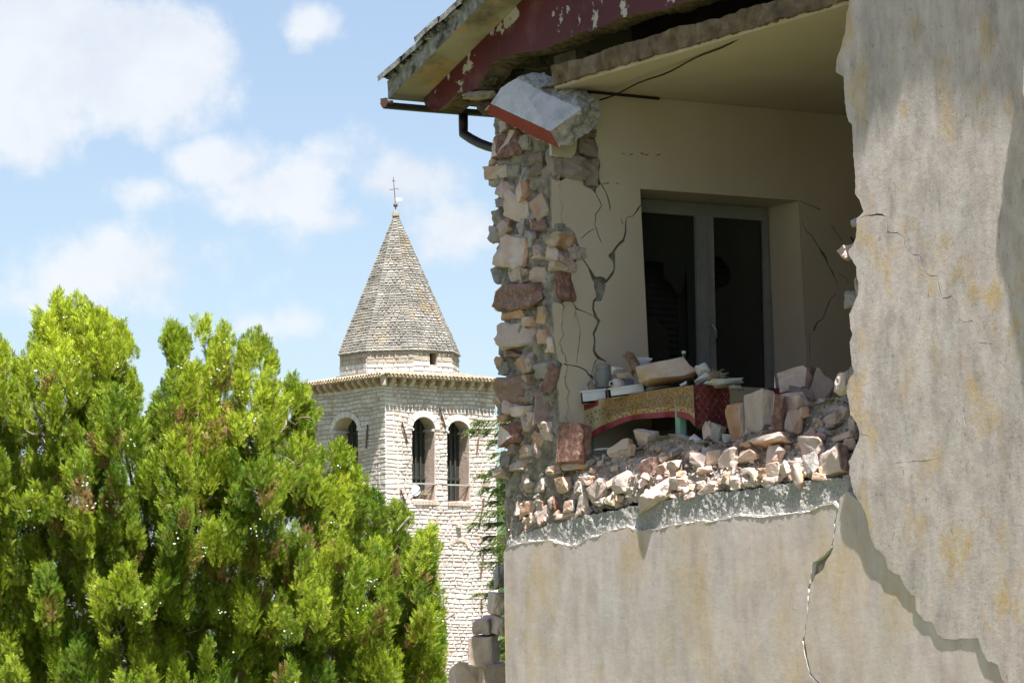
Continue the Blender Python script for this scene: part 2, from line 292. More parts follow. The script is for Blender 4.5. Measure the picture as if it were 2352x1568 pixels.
def glassmat(name,c,mixf,rough=.05):
    m=bpy.data.materials.new(name); m.use_nodes=True; nt=m.node_tree; N=nt.nodes.new; L=nt.links.new
    out=nt.nodes['Material Output']; bs=nt.nodes['Principled BSDF']; bs.inputs['Base Color'].default_value=(*c,1); bs.inputs['Roughness'].default_value=rough; bs.inputs['Specular IOR Level'].default_value=.5
    t=N('ShaderNodeBsdfTransparent'); mx=N('ShaderNodeMixShader'); mx.inputs[0].default_value=mixf
    L(t.outputs[0],mx.inputs[1]); L(bs.outputs[0],mx.inputs[2]); L(mx.outputs[0],out.inputs[0]); return m
M['glass']=glassmat('dusty window glass',(.035,.04,.036),.8,.12)
M['jar']=glassmat('dusty jar glass',(.30,.32,.32),.62,.25)
def clothmat():
    m=bpy.data.materials.new('printed oilcloth'); m.use_nodes=True; nt=m.node_tree; N=nt.nodes.new; L=nt.links.new
    bs=nt.nodes['Principled BSDF']; bs.inputs['Roughness'].default_value=.55; bs.inputs['Specular IOR Level'].default_value=.3
    uv=N('ShaderNodeAttribute'); uv.attribute_name='clothuv'; sp=N('ShaderNodeSeparateXYZ'); L(uv.outputs[0],sp.inputs[0]); um=N('ShaderNodeMapping'); um.inputs['Scale'].default_value=(5,1.1,1); L(uv.outputs[0],um.inputs[0])
    def mth(op,a,b=None,cl=False):
        x=N('ShaderNodeMath'); x.operation=op; x.use_clamp=cl
        for i,v in enumerate((a,b)):
            if v is None: continue
            if isinstance(v,(int,float)): x.inputs[i].default_value=v
            else: L(v,x.inputs[i])
        return x.outputs[0]
    def mix(a,b,f):
        x=N('ShaderNodeMix'); x.data_type='RGBA'
        for i,v in ((0,f),(6,a),(7,b)):
            if isinstance(v,(int,float)): x.inputs[i].default_value=v
            elif isinstance(v,tuple): x.inputs[i].default_value=(*v,1)
            else: L(v,x.inputs[i])
        return x.outputs[2]
    U,Vv=sp.outputs[0],sp.outputs[1]
    no=N('ShaderNodeTexNoise'); no.inputs['Scale'].default_value=12; no.inputs['Detail'].default_value=4; L(um.outputs[0],no.inputs[0])
    nb=N('ShaderNodeTexNoise'); nb.inputs['Scale'].default_value=2; L(um.outputs[0],nb.inputs[0])
    Vn=mth('ADD',Vv,mth('MULTIPLY',mth('SUBTRACT',no.outputs[0],.5),.05))
    gold=mix((.20,.085,.02),(.38,.25,.075),mth('MULTIPLY',mth('SUBTRACT',no.outputs[0],.4),4,True))
    cream=mix((.50,.44,.26),(.38,.28,.10),mth('MULTIPLY',mth('SUBTRACT',no.outputs[0],.5),5,True))
    base=mix(cream,gold,mth('MULTIPLY',mth('SUBTRACT',U,mth('ADD',.10,mth('MULTIPLY',nb.outputs[0],.12))),12,True))
    vo=N('ShaderNodeTexVoronoi'); vo.inputs['Scale'].default_value=9; L(um.outputs[0],vo.inputs[0])
    leafm=mth('MULTIPLY',mth('LESS_THAN',vo.outputs['Distance'],.36),mth('LESS_THAN',mth('ABSOLUTE',mth('SUBTRACT',Vn,mth('ADD',.36,mth('MULTIPLY',nb.outputs[0],.12)))),.15))
    base=mix(base,(.05,.11,.075),mth('MULTIPLY',leafm,.85))
    beige=mth('MULTIPLY',mth('GREATER_THAN',Vn,.62),mth('GREATER_THAN',no.outputs[0],.48)); base=mix(base,(.50,.38,.15),mth('MULTIPLY',beige,.8))
    redm=mth('GREATER_THAN',Vn,.78); red=(.26,.018,.035)
    base=mix(base,red,redm)
    left=mth('MULTIPLY',mth('LESS_THAN',U,.16),mth('LESS_THAN',Vn,.16)); base=mix(base,red,left)
    # side panel: U>1
    lat=mth('LESS_THAN',mth('ABSOLUTE',mth('SUBTRACT',mth('FRACT',mth('MULTIPLY',mth('ADD',U,mth('MULTIPLY',Vv,.3)),14)),.5)),.05)
    lat2=mth('LESS_THAN',mth('ABSOLUTE',mth('SUBTRACT',mth('FRACT',mth('MULTIPLY',mth('SUBTRACT',U,mth('MULTIPLY',Vv,.3)),14)),.5)),.05)
    sr=mix((.17,.014,.026),(.36,.20,.10),mth('MULTIPLY',mth('MAXIMUM',lat,lat2),.5))
    v2=N('ShaderNodeTexVoronoi'); v2.inputs['Scale'].default_value=7; L(um.outputs[0],v2.inputs[0])
    dots=mth('LESS_THAN',v2.outputs['Distance'],.2); sr=mix(sr,(.30,.34,.24),mth('MULTIPLY',dots,.8))
    sc_=mix((.42,.38,.25),(.10,.09,.06),mth('MULTIPLY',dots,.9))
    cm=mth('MULTIPLY',mth('GREATER_THAN',U,1.36),mth('LESS_THAN',U,1.74)); side=mix(sr,sc_,cm)
    base=mix(base,side,mth('GREATER_THAN',U,1.0))
    L(mix(base,(.20,.16,.13),.12),bs.inputs['Base Color']); return m
M['cloth']=clothmat()
# ------------------------------------------------------------------ plates with ragged outlines and holes
def refine(poly,seg,amp,seed=0,closed=True):
    out=[]; n=len(poly)
    for i in range(n if closed else n-1):
        a=np.array(poly[i]); b=np.array(poly[(i+1)%n]); d=b-a; l=np.hypot(*d)
        if l<1e-6: continue
        k=max(1,int(l/seg)); nn=np.array([-d[1],d[0]])/l
        for j in range(k):
            p=a+d*j/k; o=amp*(nz((p[0],p[1],0),9,seed,3)+.6*nz((p[0],p[1],5),32,seed,2)); out.append(tuple(p+nn*o))
    return out
def pip(px,py,poly):
    poly=np.asarray(poly); x0,y0=poly[:,0],poly[:,1]; x1,y1=np.roll(x0,-1),np.roll(y0,-1)
    ins=np.zeros(len(px),bool)
    for i in range(len(poly)):
        c=((y0[i]>py)!=(y1[i]>py)); 
        if c.any():
            xx=(x1[i]-x0[i])*(py-y0[i])/((y1[i]-y0[i]) or 1e-12)+x0[i]; ins^=c&(px<xx)
    return ins
def plate(name,outl,holes,tow,wf,thick,grid,mats,parent=None,layers=3,sj=.006,back=True,shared=None,smooth=False):
    pts=[];edges=[]
    for poly in [outl]+list(holes):
        b=len(pts); pts+=[Vector(p) for p in poly]; n=len(poly); edges+=[(b+i,b+(i+1)%n) for i in range(n)]
    o=np.array(outl); bp=np.array([tuple(p) for p in pts])
    if grid:
        gx=np.arange(o[:,0].min(),o[:,0].max(),grid); gy=np.arange(o[:,1].min(),o[:,1].max(),grid)
        X,Y=np.meshgrid(gx,gy); X=X.ravel()+rng.uniform(-.2,.2,X.size)*grid; Y=Y.ravel()+rng.uniform(-.2,.2,Y.size)*grid
        ok=pip(X,Y,outl)
        X,Y=X[ok],Y[ok]; keep=[]
        for i in range(len(X)):
            if np.min((bp[:,0]-X[i])**2+(bp[:,1]-Y[i])**2)>(grid*.45)**2: keep.append(i)
        pts+=[Vector((X[i],Y[i])) for i in keep]
    r=delaunay_2d_cdt(pts,edges,[],0,1e-6); v2=np.array([tuple(v) for v in r[0]]); T=np.array(r[2])
    c=v2[T].mean(axis=1); ok=pip(c[:,0],c[:,1],outl)
    for h in holes: ok&=~pip(c[:,0],c[:,1],h)
    T=T[ok]
    # drop degenerate
    e1=v2[T[:,1]]-v2[T[:,0]]; e2=v2[T[:,2]]-v2[T[:,0]]; ar=(e1[:,0]*e2[:,1]-e1[:,1]*e2[:,0]); T=T[np.abs(ar)>1e-10]; ar=ar[np.abs(ar)>1e-10]
    T[ar<0]=T[ar<0][:,::-1]
    used=np.unique(T); mp={int(u):i for i,u in enumerate(used)}; v2=v2[used]; T=np.array([[mp[int(a)] for a in t] for t in T])
    V=[]; n=len(v2)
    wv=[wf(a,b) if callable(wf) else wf for a,b in v2]
    for (a,b),w in zip(v2,wv): V.append(tow(a,b,w))
    tri=[list(t) for t in T]; mi=[0]*len(tri)
    cnt={}
    for t in tri:
        for k in range(3): cnt[(t[k],t[(k+1)%3])]=1
    bed=[e for e in cnt if (e[1],e[0]) not in cnt]
    flip=False
    p0,p1,p2=[Vector(V[i]) for i in tri[0]]
    idx={}
    def lay(i,k):
        if k==0: return i
        if (i,k) not in idx:
            a,b=v2[i]; j=sj if 0<k<layers else sj*.5
            ja=random.uniform(-j,j); jb=random.uniform(-j,j)
            idx[(i,k)]=len(V); V.append(tow(a+ja,b+jb,wv[i]-thick*k/layers))
        return idx[(i,k)]
    Fc=list(tri)
    for (a,b) in bed:
        for k in range(layers):
            Fc.append([lay(b,k),lay(a,k),lay(a,k+1),lay(b,k+1)]); mi.append(1)
    if back:
        for t in tri: Fc.append([lay(t[2],layers),lay(t[1],layers),lay(t[0],layers)]); mi.append(2)
    # outward orientation: front normal should oppose thickness direction
    nrm=(p1-p0).cross(p2-p0); outd=Vector(tow(v2[0][0],v2[0][1],1))-Vector(tow(v2[0][0],v2[0][1],0))
    if nrm.dot(outd)<0: Fc=[f[::-1] for f in Fc]
    return link(name,V,Fc,mats,parent,mi=mi,smooth=smooth)
def crack(pts,conv,j=.35):
    # pts: (x,y,width px); returns a polygon in plane coordinates
    P=[]; 
    for i in range(len(pts)-1):
        x0,y0,w0=pts[i];x1,y1,w1=pts[i+1]; l=math.hypot(x1-x0,y1-y0); k=max(1,int(l/9))
        for q in range(k):
            t=q/k; P.append([x0+(x1-x0)*t+random.uniform(-1.3,1.3),y0+(y1-y0)*t+random.uniform(-1.3,1.3),(w0+(w1-w0)*t)*random.uniform(1-j,1+j)])
    P.append(list(pts[-1]))
    Lf=[];Rt=[]
    for i,(x,y,w) in enumerate(P):
        a=P[max(0,i-1)];b=P[min(len(P)-1,i+1)]; dx,dy=b[0]-a[0],b[1]-a[1]; l=math.hypot(dx,dy) or 1; nx,ny=-dy/l,dx/l
        Lf.append(conv(x+nx*w/2,y+ny*w/2)); Rt.append(conv(x-nx*w/2,y-ny*w/2))
    return Lf+Rt[::-1]
# ------------------------------------------------------------------ stones
def stone_mesh(dims,seed,detail=2,rough=.035,n=16,boxy=.62):
    r=random.Random(seed); bm=bmesh.new()
    for i in range(n):
        v=Vector((r.gauss(0,1),r.gauss(0,1),r.gauss(0,1))).normalized()
        p=Vector([math.copysign(abs(c)**boxy,c) for c in v]); 
        m=max(abs(p.x),abs(p.y),abs(p.z)); p=p*(1/m)*r.uniform(.82,1.0)*(.5)
        bm.verts.new(p)
    g=bmesh.ops.convex_hull(bm,input=bm.verts[:])
    bmesh.ops.delete(bm,geom=[x for x in g.get('geom_interior',[]) if isinstance(x,bmesh.types.BMVert)],context='VERTS')
    bmesh.ops.dissolve_limit(bm,angle_limit=math.radians(14),verts=bm.verts[:],edges=bm.edges[:])
    bmesh.ops.bevel(bm,geom=bm.edges[:],offset=.022,segments=1,affect='EDGES')
    bmesh.ops.triangulate(bm,faces=bm.faces[:])
    for _ in range(detail): 
        lg=[e for e in bm.edges if e.calc_length()>.10]
        bmesh.ops.subdivide_edges(bm,edges=lg,cuts=1,use_grid_fill=False)
        bmesh.ops.triangulate(bm,faces=bm.faces[:])
    bm.normal_update()
    # stretch to exact extents
    for ax in range(3):
        lo=min(v.co[ax] for v in bm.verts); hi=max(v.co[ax] for v in bm.verts)
        for v in bm.verts: v.co[ax]=(v.co[ax]-lo)/(hi-lo)-.5
    for v in bm.verts:
        c=v.co; v.co=c+v.normal*(nz(c,3.2,seed%97,4)*rough*1.7+nz(c,1.3,seed%89,2)*rough)
    V=np.array([tuple(v.co) for v in bm.verts])*np.array(dims); 
    Fc=[[v.index for v in f.verts] for f in bm.faces]; bm.verts.index_update()
    Fc=[[v.index for v in f.verts] for f in bm.faces]; NN=[f.normal.copy() for f in bm.faces]; bm.free(); return V,Fc,NN
KM={'p':('pink','orange'),'r':('redrock','pink'),'o':('orange','pink'),'t':('tan','orange'),'g':('greyst','mortar'),'b':('taupe','taupe'),'R':('pink','redrock'),'w':('pink','pink'),'O':('pink','orange')}
def stone(P,w,h,d,rot,kind,seed,parent=None,name='stone',label=None,cat=None,group=None,facen=None,rough=.045,detail=2,boxy=.42,n=20,wmax=None,frame=None):
    """w,h,d metres; rot in-picture degrees; the stone's face looks at -y."""
    V,Fc,NN=stone_mesh((w,d,h),seed,detail,rough,n,boxy)
    R=Matrix.Rotation(math.radians(rot),3,'Y')@Matrix.Rotation(random.Random(seed).uniform(-.3,.3),3,'Z')@Matrix.Rotation(random.Random(seed+1).uniform(-.2,.2),3,'X')
    Rn=np.array(R)
    if frame:
        bx,by=(-A,B) if frame=='F' else (B,A)
        Bm=np.array([[bx.x,by.x,0],[bx.y,by.y,0],[0,0,1]]); Rn=Bm@Rn; R=Matrix([list(r_) for r_ in Rn])
    V=V@Rn.T+np.array(P)
    if wmax is not None:
        wv=-((V-np.array(Q))@np.array(B)); ex=wv.max()-wmax
        if ex>0: V=V+np.array(B)*ex
    a,b=KM[kind]
    r=random.Random(seed+5); dn=Vector((r.uniform(-1,1),r.uniform(-1,0),r.uniform(-1,.6))).normalized()
    if kind=='r': dn=Vector((-1,.55,.25)).normalized()      # red face to the front, pale broken side
    if facen: dn=Vector(facen).normalized()
    mi=[1 if (R@n).dot(dn)>.62 else 0 for n in NN]
    o=link(name,V,Fc,[M[a],M[b]],parent,mi=mi)
    if not parent: tag(o,label,cat or 'stone',group)
    return o
# ================================================================== GROUND
def structure(name,V,Fc,m): o=link(name,V,Fc,m); o['kind']='structure'; return o
structure('ground',[(-1500,-200,0),(1500,-200,0),(1500,2500,0),(-1500,2500,0)],[[0,1,2,3]],M['ground'])
def hill():
    n=60; V=[];Fc=[]
    for j in range(n+1):
        for i in range(n+1):
            x=-260+i*520/n; y=360+j*420/n
            t=math.sin(min(1,j/n*1.5)*math.pi/2); ridge=26+20*math.tanh((x+12)/22)
            z=ridge*t*(1)+nz((x,y,0),.02,3)*3*t-0.4
            V.append((x,y,z))
    for j in range(n):
        for i in range(n): a=j*(n+1)+i; Fc.append([a,a+1,a+n+2,a+n+1])
    structure('hill',V,Fc,M['hill'])
    # wooded cover on the visible flank
    V=[];Fc=[];cols=[]; bm=bmesh.new(); bmesh.ops.create_icosphere(bm,subdivisions=2,radius=1); bv=np.array([tuple(v.co) for v in bm.verts]); bf=np.array([[v.index for v in f.verts] for f in bm.faces]); bm.free()
    vs=[];fs=[];cs=[];b=0
    for k in range(900):
        x=random.uniform(-40,40); y=random.uniform(365,640); tt=(y-360)/420; t=math.sin(min(1,tt*1.5)*math.pi/2); z=(26+20*math.tanh((x+12)/22))*t
        r=random.uniform(1.6,3.2); jit=1+.3*np.array([nz(p,2.2,k,3) for p in bv]); vs.append(bv*jit[:,None]*np.array([r,r,r*1.15])+np.array([x,y,z+r*.5])); fs.append(bf+b); b+=len(bv)
        c=random.choice([(.035,.07,.02),(.05,.10,.025),(.07,.12,.035),(.03,.055,.025)]); cs.append(np.tile([*c,1],(len(bv),1)))
    o=link('hill_woodland',np.vstack(vs),np.vstack(fs),M['needle'],col=np.vstack(cs)); tag(o,kind='stuff',label='far wooded hillside seen between the bell tower and the house',cat='woodland')
hill()
# ================================================================== HOUSE
house=empty('damaged_house',F(0,0,0),'earthquake damaged plastered house with its upper gable wall torn open over a heap of rubble','house')
S_ROOF=.352; Z_E=6.009; U_E=-1.13; U_R=6.0
def soff(u): return Z_E+S_ROOF*((u-U_E) if u<U_R else (2*U_R-u-U_E))
# --- lower facade (plaster skin on a core)
fz=lambda x,y: Fuz(x,y,0)
leaf_edge=[z7(*p) for p in [(495,420),(515,510),(550,570),(580,630),(600,740),(625,810),(665,850),(688,880),(695,930),(760,970),(795,1050),(845,1090),(850,1160),(890,1215),(935,1230),(965,1290),(1000,1325),(1060,1325),(1110,1310),(1190,1320),(1215,1400),(1250,1450),(1300,1470),(1315,1530),(1340,1568)]]+[(2340,1640),(2420,1740)]
topline=[(1157,1268),(1170,1252),(1200,1244),(1230,1241),(1262,1238),(1290,1248),(1325,1251),(1350,1232),(1375,1228),(1400,1216),(1440,1208),(1470,1219),(1510,1212),(1540,1204),(1600,1196),(1625,1196),(1660,1189),(1700,1180),(1740,1184),(1760,1183),(1800,1178),(1860,1172),(1884,1160),(1915,1152),(1926,1163),(1930,1140),(1942,1130),(1975,1150),(2100,1190)]
low=[fz(*p) for p in topline]
zt_=low[-1][1]
outl=refine(low,.009,.009,1,False)+[low[-1]]+[(5.2,2.5),(12,2.4),(12,0.02),(0.0,0.02)]
c1=crack([(1922,1172,2),(1918,1200,3),(1915,1235,2),(1910,1255,4)],fz)
c2=crack([(1912,1256,3),(1902,1270,8),(1890,1285,16),(1879,1300,22),(1868,1318,16),(1860,1340,5),(1858,1360,3),(1855,1400,1.5),(1850,1440,2),(1846,1470,4),(1850,1500,5),(1858,1530,4),(1862,1548,4),(1880,1568,3),(1900,1600,3)],fz)
c3=crack([(1842,1410,1),(1822,1396,1.2),(1815,1370,.8)],fz)
lw=plate('wall',outl,[c1,c2,c3],F,lambda u,z:.003*nz((u,z,0),1.3,4,3),.035,.12,[M['facade_low'],M['lip'],M['mortar']],house,sj=.004,smooth=False)
lw['label']='lower plastered facade wall'
core=MB(); core.box(F(0.02,0,-.037),-A*11.9,Z*2.35,B*.4); core.build('wall_core',M['mortar'],house)
# pale pebble-dash lip just under the torn concrete
# --- slab band
bt=[(1160,1262),(1165,1240),(1185,1232),(1230,1215),(1280,1199),(1330,1188),(1385,1176),(1440,1166),(1500,1150),(1560,1141),(1620,1134),(1700,1126),(1760,1120),(1800,1112),(1850,1104),(1900,1100),(1950,1096),(2030,1090)]
bb=[(2030,1220),(1900,1225),(1600,1240),(1300,1290),(1160,1290)]
fs=lambda x,y: Fuz(x,y,-.03)
plate('floor_edge_beam',refine([fs(*p) for p in bt+bb],.015,.010,2),[],F,lambda u,z:-.030+.006*nz((u,z,0),11,6,3)+.0045*nz((u,z,4),38,7,3),.35,.014,[M['slab'],M['slab'],M['slab']],house,layers=6,sj=.012)
def slabtop():
    mb=MB(); mb.box(F(0.02,2.35,-.045),-A*11.9,Z*.40,B*8.8); mb.build('floor',M['mortar'],house)
slabtop()
# --- right facade leaf, bulging outwards
le=[z6(*p) for p in [(112,0),(98,100),(95,150),(75,240),(52,285),(52,350),(90,385),(92,480),(105,580),(130,620),(135,760),(145,880),(142,950),(190,1040)]]
le+=[z6(150,1070),z6(148,1160),z6(140,1190),z6(110,1235),z6(150,1310),z6(160,1380),z6(160,1440),z6(125,1530)]
le+=[z5(*p) for p in [(1465,900),(1475,990),(1485,1030),(1470,1090),(1480,1200),(1497,1280),(1462,1330),(1452,1400),(1470,1480)]]
le+=[z7(*p) for p in [(490,0),(500,80),(540,130),(550,200),(525,270),(490,340)]]
def wleaf(u,z):
    b=.006+.026*max(0,min(1,(z-1.9)/.9))*max(0,1-(u-4.1)/.9)*(1-.6*max(0,min(1,(z-3.2)/1.2)))
    return b+.0025*nz((u,z,0),.8,8,2)
lf=[Fuz(x,y,.03) for x,y in le+leaf_edge]
top=[(lf[0][0]+.05,soff(lf[0][0]+.05)-.03),]
ridge=[(12,soff(12)-.03),(U_R,soff(U_R)-.03)]
body=refine(lf,.009,.011,3,False)
# keep the last straight closing edges away
lo=[(7.0,.4),(12,.3)]
outl=body+lo+ridge+top
fl=lambda x,y: Fuz(x,y,.03)
pc=crack([(2200,945,1),(2205,935,4),(2208,965,2),(2210,978,1)],fl)
cl=[z6(*p) for p in [(165,1068),(200,1055),(270,1050),(290,1062),(298,1135),(322,1142),(345,1140),(375,1160),(380,1200),(415,1245),(455,1250),(465,1310),(485,1338),(510,1350),(540,1352),(548,1400),(560,1462),(605,1452),(635,1480),(645,1560)]]+[(2203,738),(2228,737),(2237,760),(2240,786),(2272,790),(2283,825),(2300,842),(2310,862)]
W_=[2.6,2.2,3.2,1.6,2.4,1.4,3.0,2.2,1.2,2.6,1.6,2.4,1.4,2.2,1.2,2.0,1.2,1.8,1.0,1.6,1.2,1.5,1.0,1.2,.9,1.2,.8,.6]
lc_=crack([(x,y,W_[i%len(W_)]) for i,(x,y) in enumerate(cl)],fl,.6)
lc2=crack([(*z7(555,185),1.6),(*z7(590,195),1.3),(*z7(625,222),.5)],fl,.5)
lc3=crack([(*z7(700,354),.6),(*z7(760,347),1.1),(*z7(830,338),.7),(*z7(900,335),1.0),(*z7(975,322),.4)],fl,.6)
lc4=crack([(*z7(655,250),.5),(*z7(668,290),.9),(*z7(682,325),.5)],fl,.5)
leafw=plate('wall',outl,[pc,lc_,lc2,lc3,lc4],F,wleaf,.30,.09,[M['facade'],M['lip'],M['mortar']],house,layers=7,sj=.012)
leafw['label']='bulging torn plaster wall at the right'
# raised lips along the hairline cracks of the leaf
def ribbon(pts,conv,tow,wfn,wd,pr,mat,name,parent):
    mb=MB(); P=[]
    for i in range(len(pts)-1):
        x0,y0=pts[i];x1,y1=pts[i+1]; k=max(1,int(math.hypot(x1-x0,y1-y0)/5))
        P+=[(x0+(x1-x0)*q/k+random.uniform(-.8,.8),y0+(y1-y0)*q/k+random.uniform(-.8,.8)) for q in range(k)]
    P.append(pts[-1]); c=[conv(*p) for p in P]; V=[];Fc=[]
    for i,(u,z) in enumerate(c):
        a=c[max(0,i-1)];b=c[min(len(c)-1,i+1)]; dx,dz=b[0]-a[0],b[1]-a[1]; l=math.hypot(dx,dz) or 1; nx,nz_=-dz/l,dx/l
        h=(0 if random.random()<.12 else 1)*wd*random.uniform(.2,1.3)*min(1,3*i/len(c)+.2,3*(len(c)-i)/len(c)+.1)
        w=wfn(u,z)
        V+=[tow(u+nx*h,z+nz_*h,w-.004),tow(u,z,w+pr*random.uniform(.4,1)),tow(u-nx*h,z-nz_*h,w-.004)]
        if i: b0=(i-1)*3; Fc+=[[b0,b0+1,b0+4,b0+3],[b0+1,b0+2,b0+5,b0+4]]
    return link(name,V,Fc,mat,parent)
ribbon([(1160,1262)]+[(x,y+3) for x,y in topline[1:-3]],fz,F,lambda u,z:-.003,.007,.006,M['lip'],'broken_plaster_edge',house)
for i,(x,y,w_,h_) in enumerate([(*z6(110,1240),40,34),(*z6(118,1470),30,44),(*z5(1440,1350),44,52),(*z5(1480,1290),26,34),(*z7(480,470),26,46),(*z6(150,1090),24,22),(*z6(155,1400),16,40)]):
    stone(Fpt(x+12,y,-.10),w_/360*1.3,h_/360,.16,random.uniform(-10,10),'g' if i%2 else 'w',900+i,leafw,'stone')
# --- gable remnant painted red
red_low=[z1(*p) for p in [(470,740),(485,800),(575,815),(720,685),(765,688),(860,650),(870,600),(930,545),(965,470),(1060,420),(1200,385),(1400,345),(1520,290),(1620,235),(1700,225),(1830,175),(1880,150),(2050,95),(2250,70),(2350,20)]]+[(1640,-12),(1760,-50),(1960,-120)]
rp=[Fuz(*p,.0) for p in red_low]
rr=refine(rp,.02,.008,5,False)
rr+=[(rp[-1][0],soff(rp[-1][0])-.004)]+[(rp[-1][0]-k*.5,soff(rp[-1][0]-k*.5)-.004) for k in range(1,10)]+[(rp[0][0]+.002,soff(rp[0][0])-.004)]
rr=[(u,min(z,soff(u)-.004)) for u,z in rr]
gb=plate('gable_beam',rr,[],F,lambda u,z:.004*nz((u,z,0),2,3,3),.20,.10,[M['red'],M['tanedge'],M['tanedge']],house,layers=4,sj=.008)
gb['label']='dark red painted gable beam with scraped paint'
# --- roof
def roof():
    root=empty('roof',F(U_E,Z_E,.28)); root.parent=house; root.location=WL['roof']-WL[house.name]
    w0,w1=.28,-9.3; mb=MB()
    def quad(a,b,c,d,m=0): mb.add([a,b,c,d],[[0,1,2,3]],m)
    T=.135; n=60
    # underside + front fascia with an irregular upper edge
    for side in (0,1):
        for i in range(n):
            ua=U_E+(U_R-U_E)*i/n; ub=U_E+(U_R-U_E)*(i+1)/n
            if side: ua,ub=2*U_R-ua,2*U_R-ub
            a0,b0=F(ua,soff(ua),w0),F(ub,soff(ub),w0); a1,b1=F(ua,soff(ua),w1),F(ub,soff(ub),w1)
            quad(a0,a1,b1,b0,0)
            j=lambda u,s:.012*nz((u*1.0,s,0),5,2,3)
            quad(a0+B*j(ua,0),b0+B*j(ub,0),b0+Z*(T+j(ub,1))+B*j(ub,3),a0+Z*(T+j(ua,1))+B*j(ua,3),1)
            quad(a0+Z*T,b0+Z*T,b1+Z*T,a1+Z*T,1)
    mb.box(F(U_E,Z_E,w0),-A*.01,Z*T,B*9.5,1)
    mb.build('roof_slab',[M['soffit'],M['fascia']],root)
    # old tiles over the rake: overlapping uneven courses
    tb=MB(); sl=Vector((-A.x,-A.y,S_ROOF)).normalized(); up=sl.cross(B).normalized()
    if up.z<0: up=-up
    for i in range(26):
        u=U_E-.03+i*.285; z=soff(u)+T; L_=.36
        r=random.Random(i)
        bmv=[]
        for ww in range(0,3):
            o=F(u,z,w0+.05-ww*.26+r.uniform(-.02,.02))+up*(.012+r.uniform(0,.015))
            V=[];Fc=[]; nseg=7
            for e in range(7):
                t=e/6
                for k in range(nseg+1):
                    a=math.pi*k/nseg; hh=.035*math.sin(a)+.012
                    V.append(o+sl*(L_*t)+B*(.25*(k/nseg))+up*(hh*(1.1-.25*t)+.02*(1-t)+.007*nz((i,t*3,k),1.7,ww,3)))
            for e in range(6):
                for k in range(nseg): b_=e*(nseg+1)+k; Fc.append([b_,b_+nseg+1,b_+nseg+2,b_+1])
            # front edge thickness
            for e in range(6):
                a_=e*(nseg+1); b2=len(V); V+= [Vector(V[a_])-up*.045,Vector(V[a_+nseg+1])-up*.045]; Fc.append([a_,b2,b2+1,a_+nseg+1])
            b2=len(V); 
            for k in range(nseg+1): V.append(Vector(V[k])-up*.03)
            for k in range(nseg): Fc.append([k,k+1,b2+k+1,b2+k])
            tb.add(V,Fc)
    tb.build('roof_tiles',M['fascia'],root)
    # tile field behind (simple pitched sheet, above the slab)
    tf=MB()
    for side in (0,1):
        ua,ub=(U_E-.05,U_R) if not side else (2*U_R-U_E+.05,U_R)
        tf.add([F(ua,soff(ua)+T+.05,w0-.5),F(ub,soff(ub)+T+.05,w0-.5),F(ub,soff(ub)+T+.05,w1),F(ua,soff(ua)+T+.05,w1)],[[0,1,2,3]])
    tf.build('roof_covering',M['tile'],root)
    ab=MB()  # near-black sheets added inside the attic, its shade put into their colour
    for ua,ub in ((-.9,U_R),(11.6,U_R)):
        ab.add([F(ua,soff(ua)-.02,-.21),F(ub,soff(ub)-.02,-.21),F(ub,soff(ub)-.02,-8.5),F(ua,soff(ua)-.02,-8.5)],[[0,1,2,3]])
    ab.add([F(.6,6.02,-.8),F(11.6,6.02,-.8),F(11.6,8.4,-.8),F(.6,8.4,-.8)],[[0,1,2,3]])
    ab.build('attic_shade_sheet',M['attic_shade'],root)
    # mortar lumps along the underside edge of tiles
    mb=MB()
    for i in range(90):
        u=U_E+random.uniform(0,3.0); c=F(u,soff(u)+T+.010+random.uniform(-.01,.025),w0+.0)
        V,Fc,_=stone_mesh((random.uniform(.04,.16),.05,random.uniform(.02,.05)),3000+i,1)
        R=Matrix.Rotation(TH+math.pi/2,3,'Z')@Matrix.Rotation(-math.atan(S_ROOF),3,'Y'); V=V@np.array(R).T+np.array(c); mb.add(V,Fc)
    mb.build('roof_mortar',M['fascia'],root)['kind']='stuff'
roof()
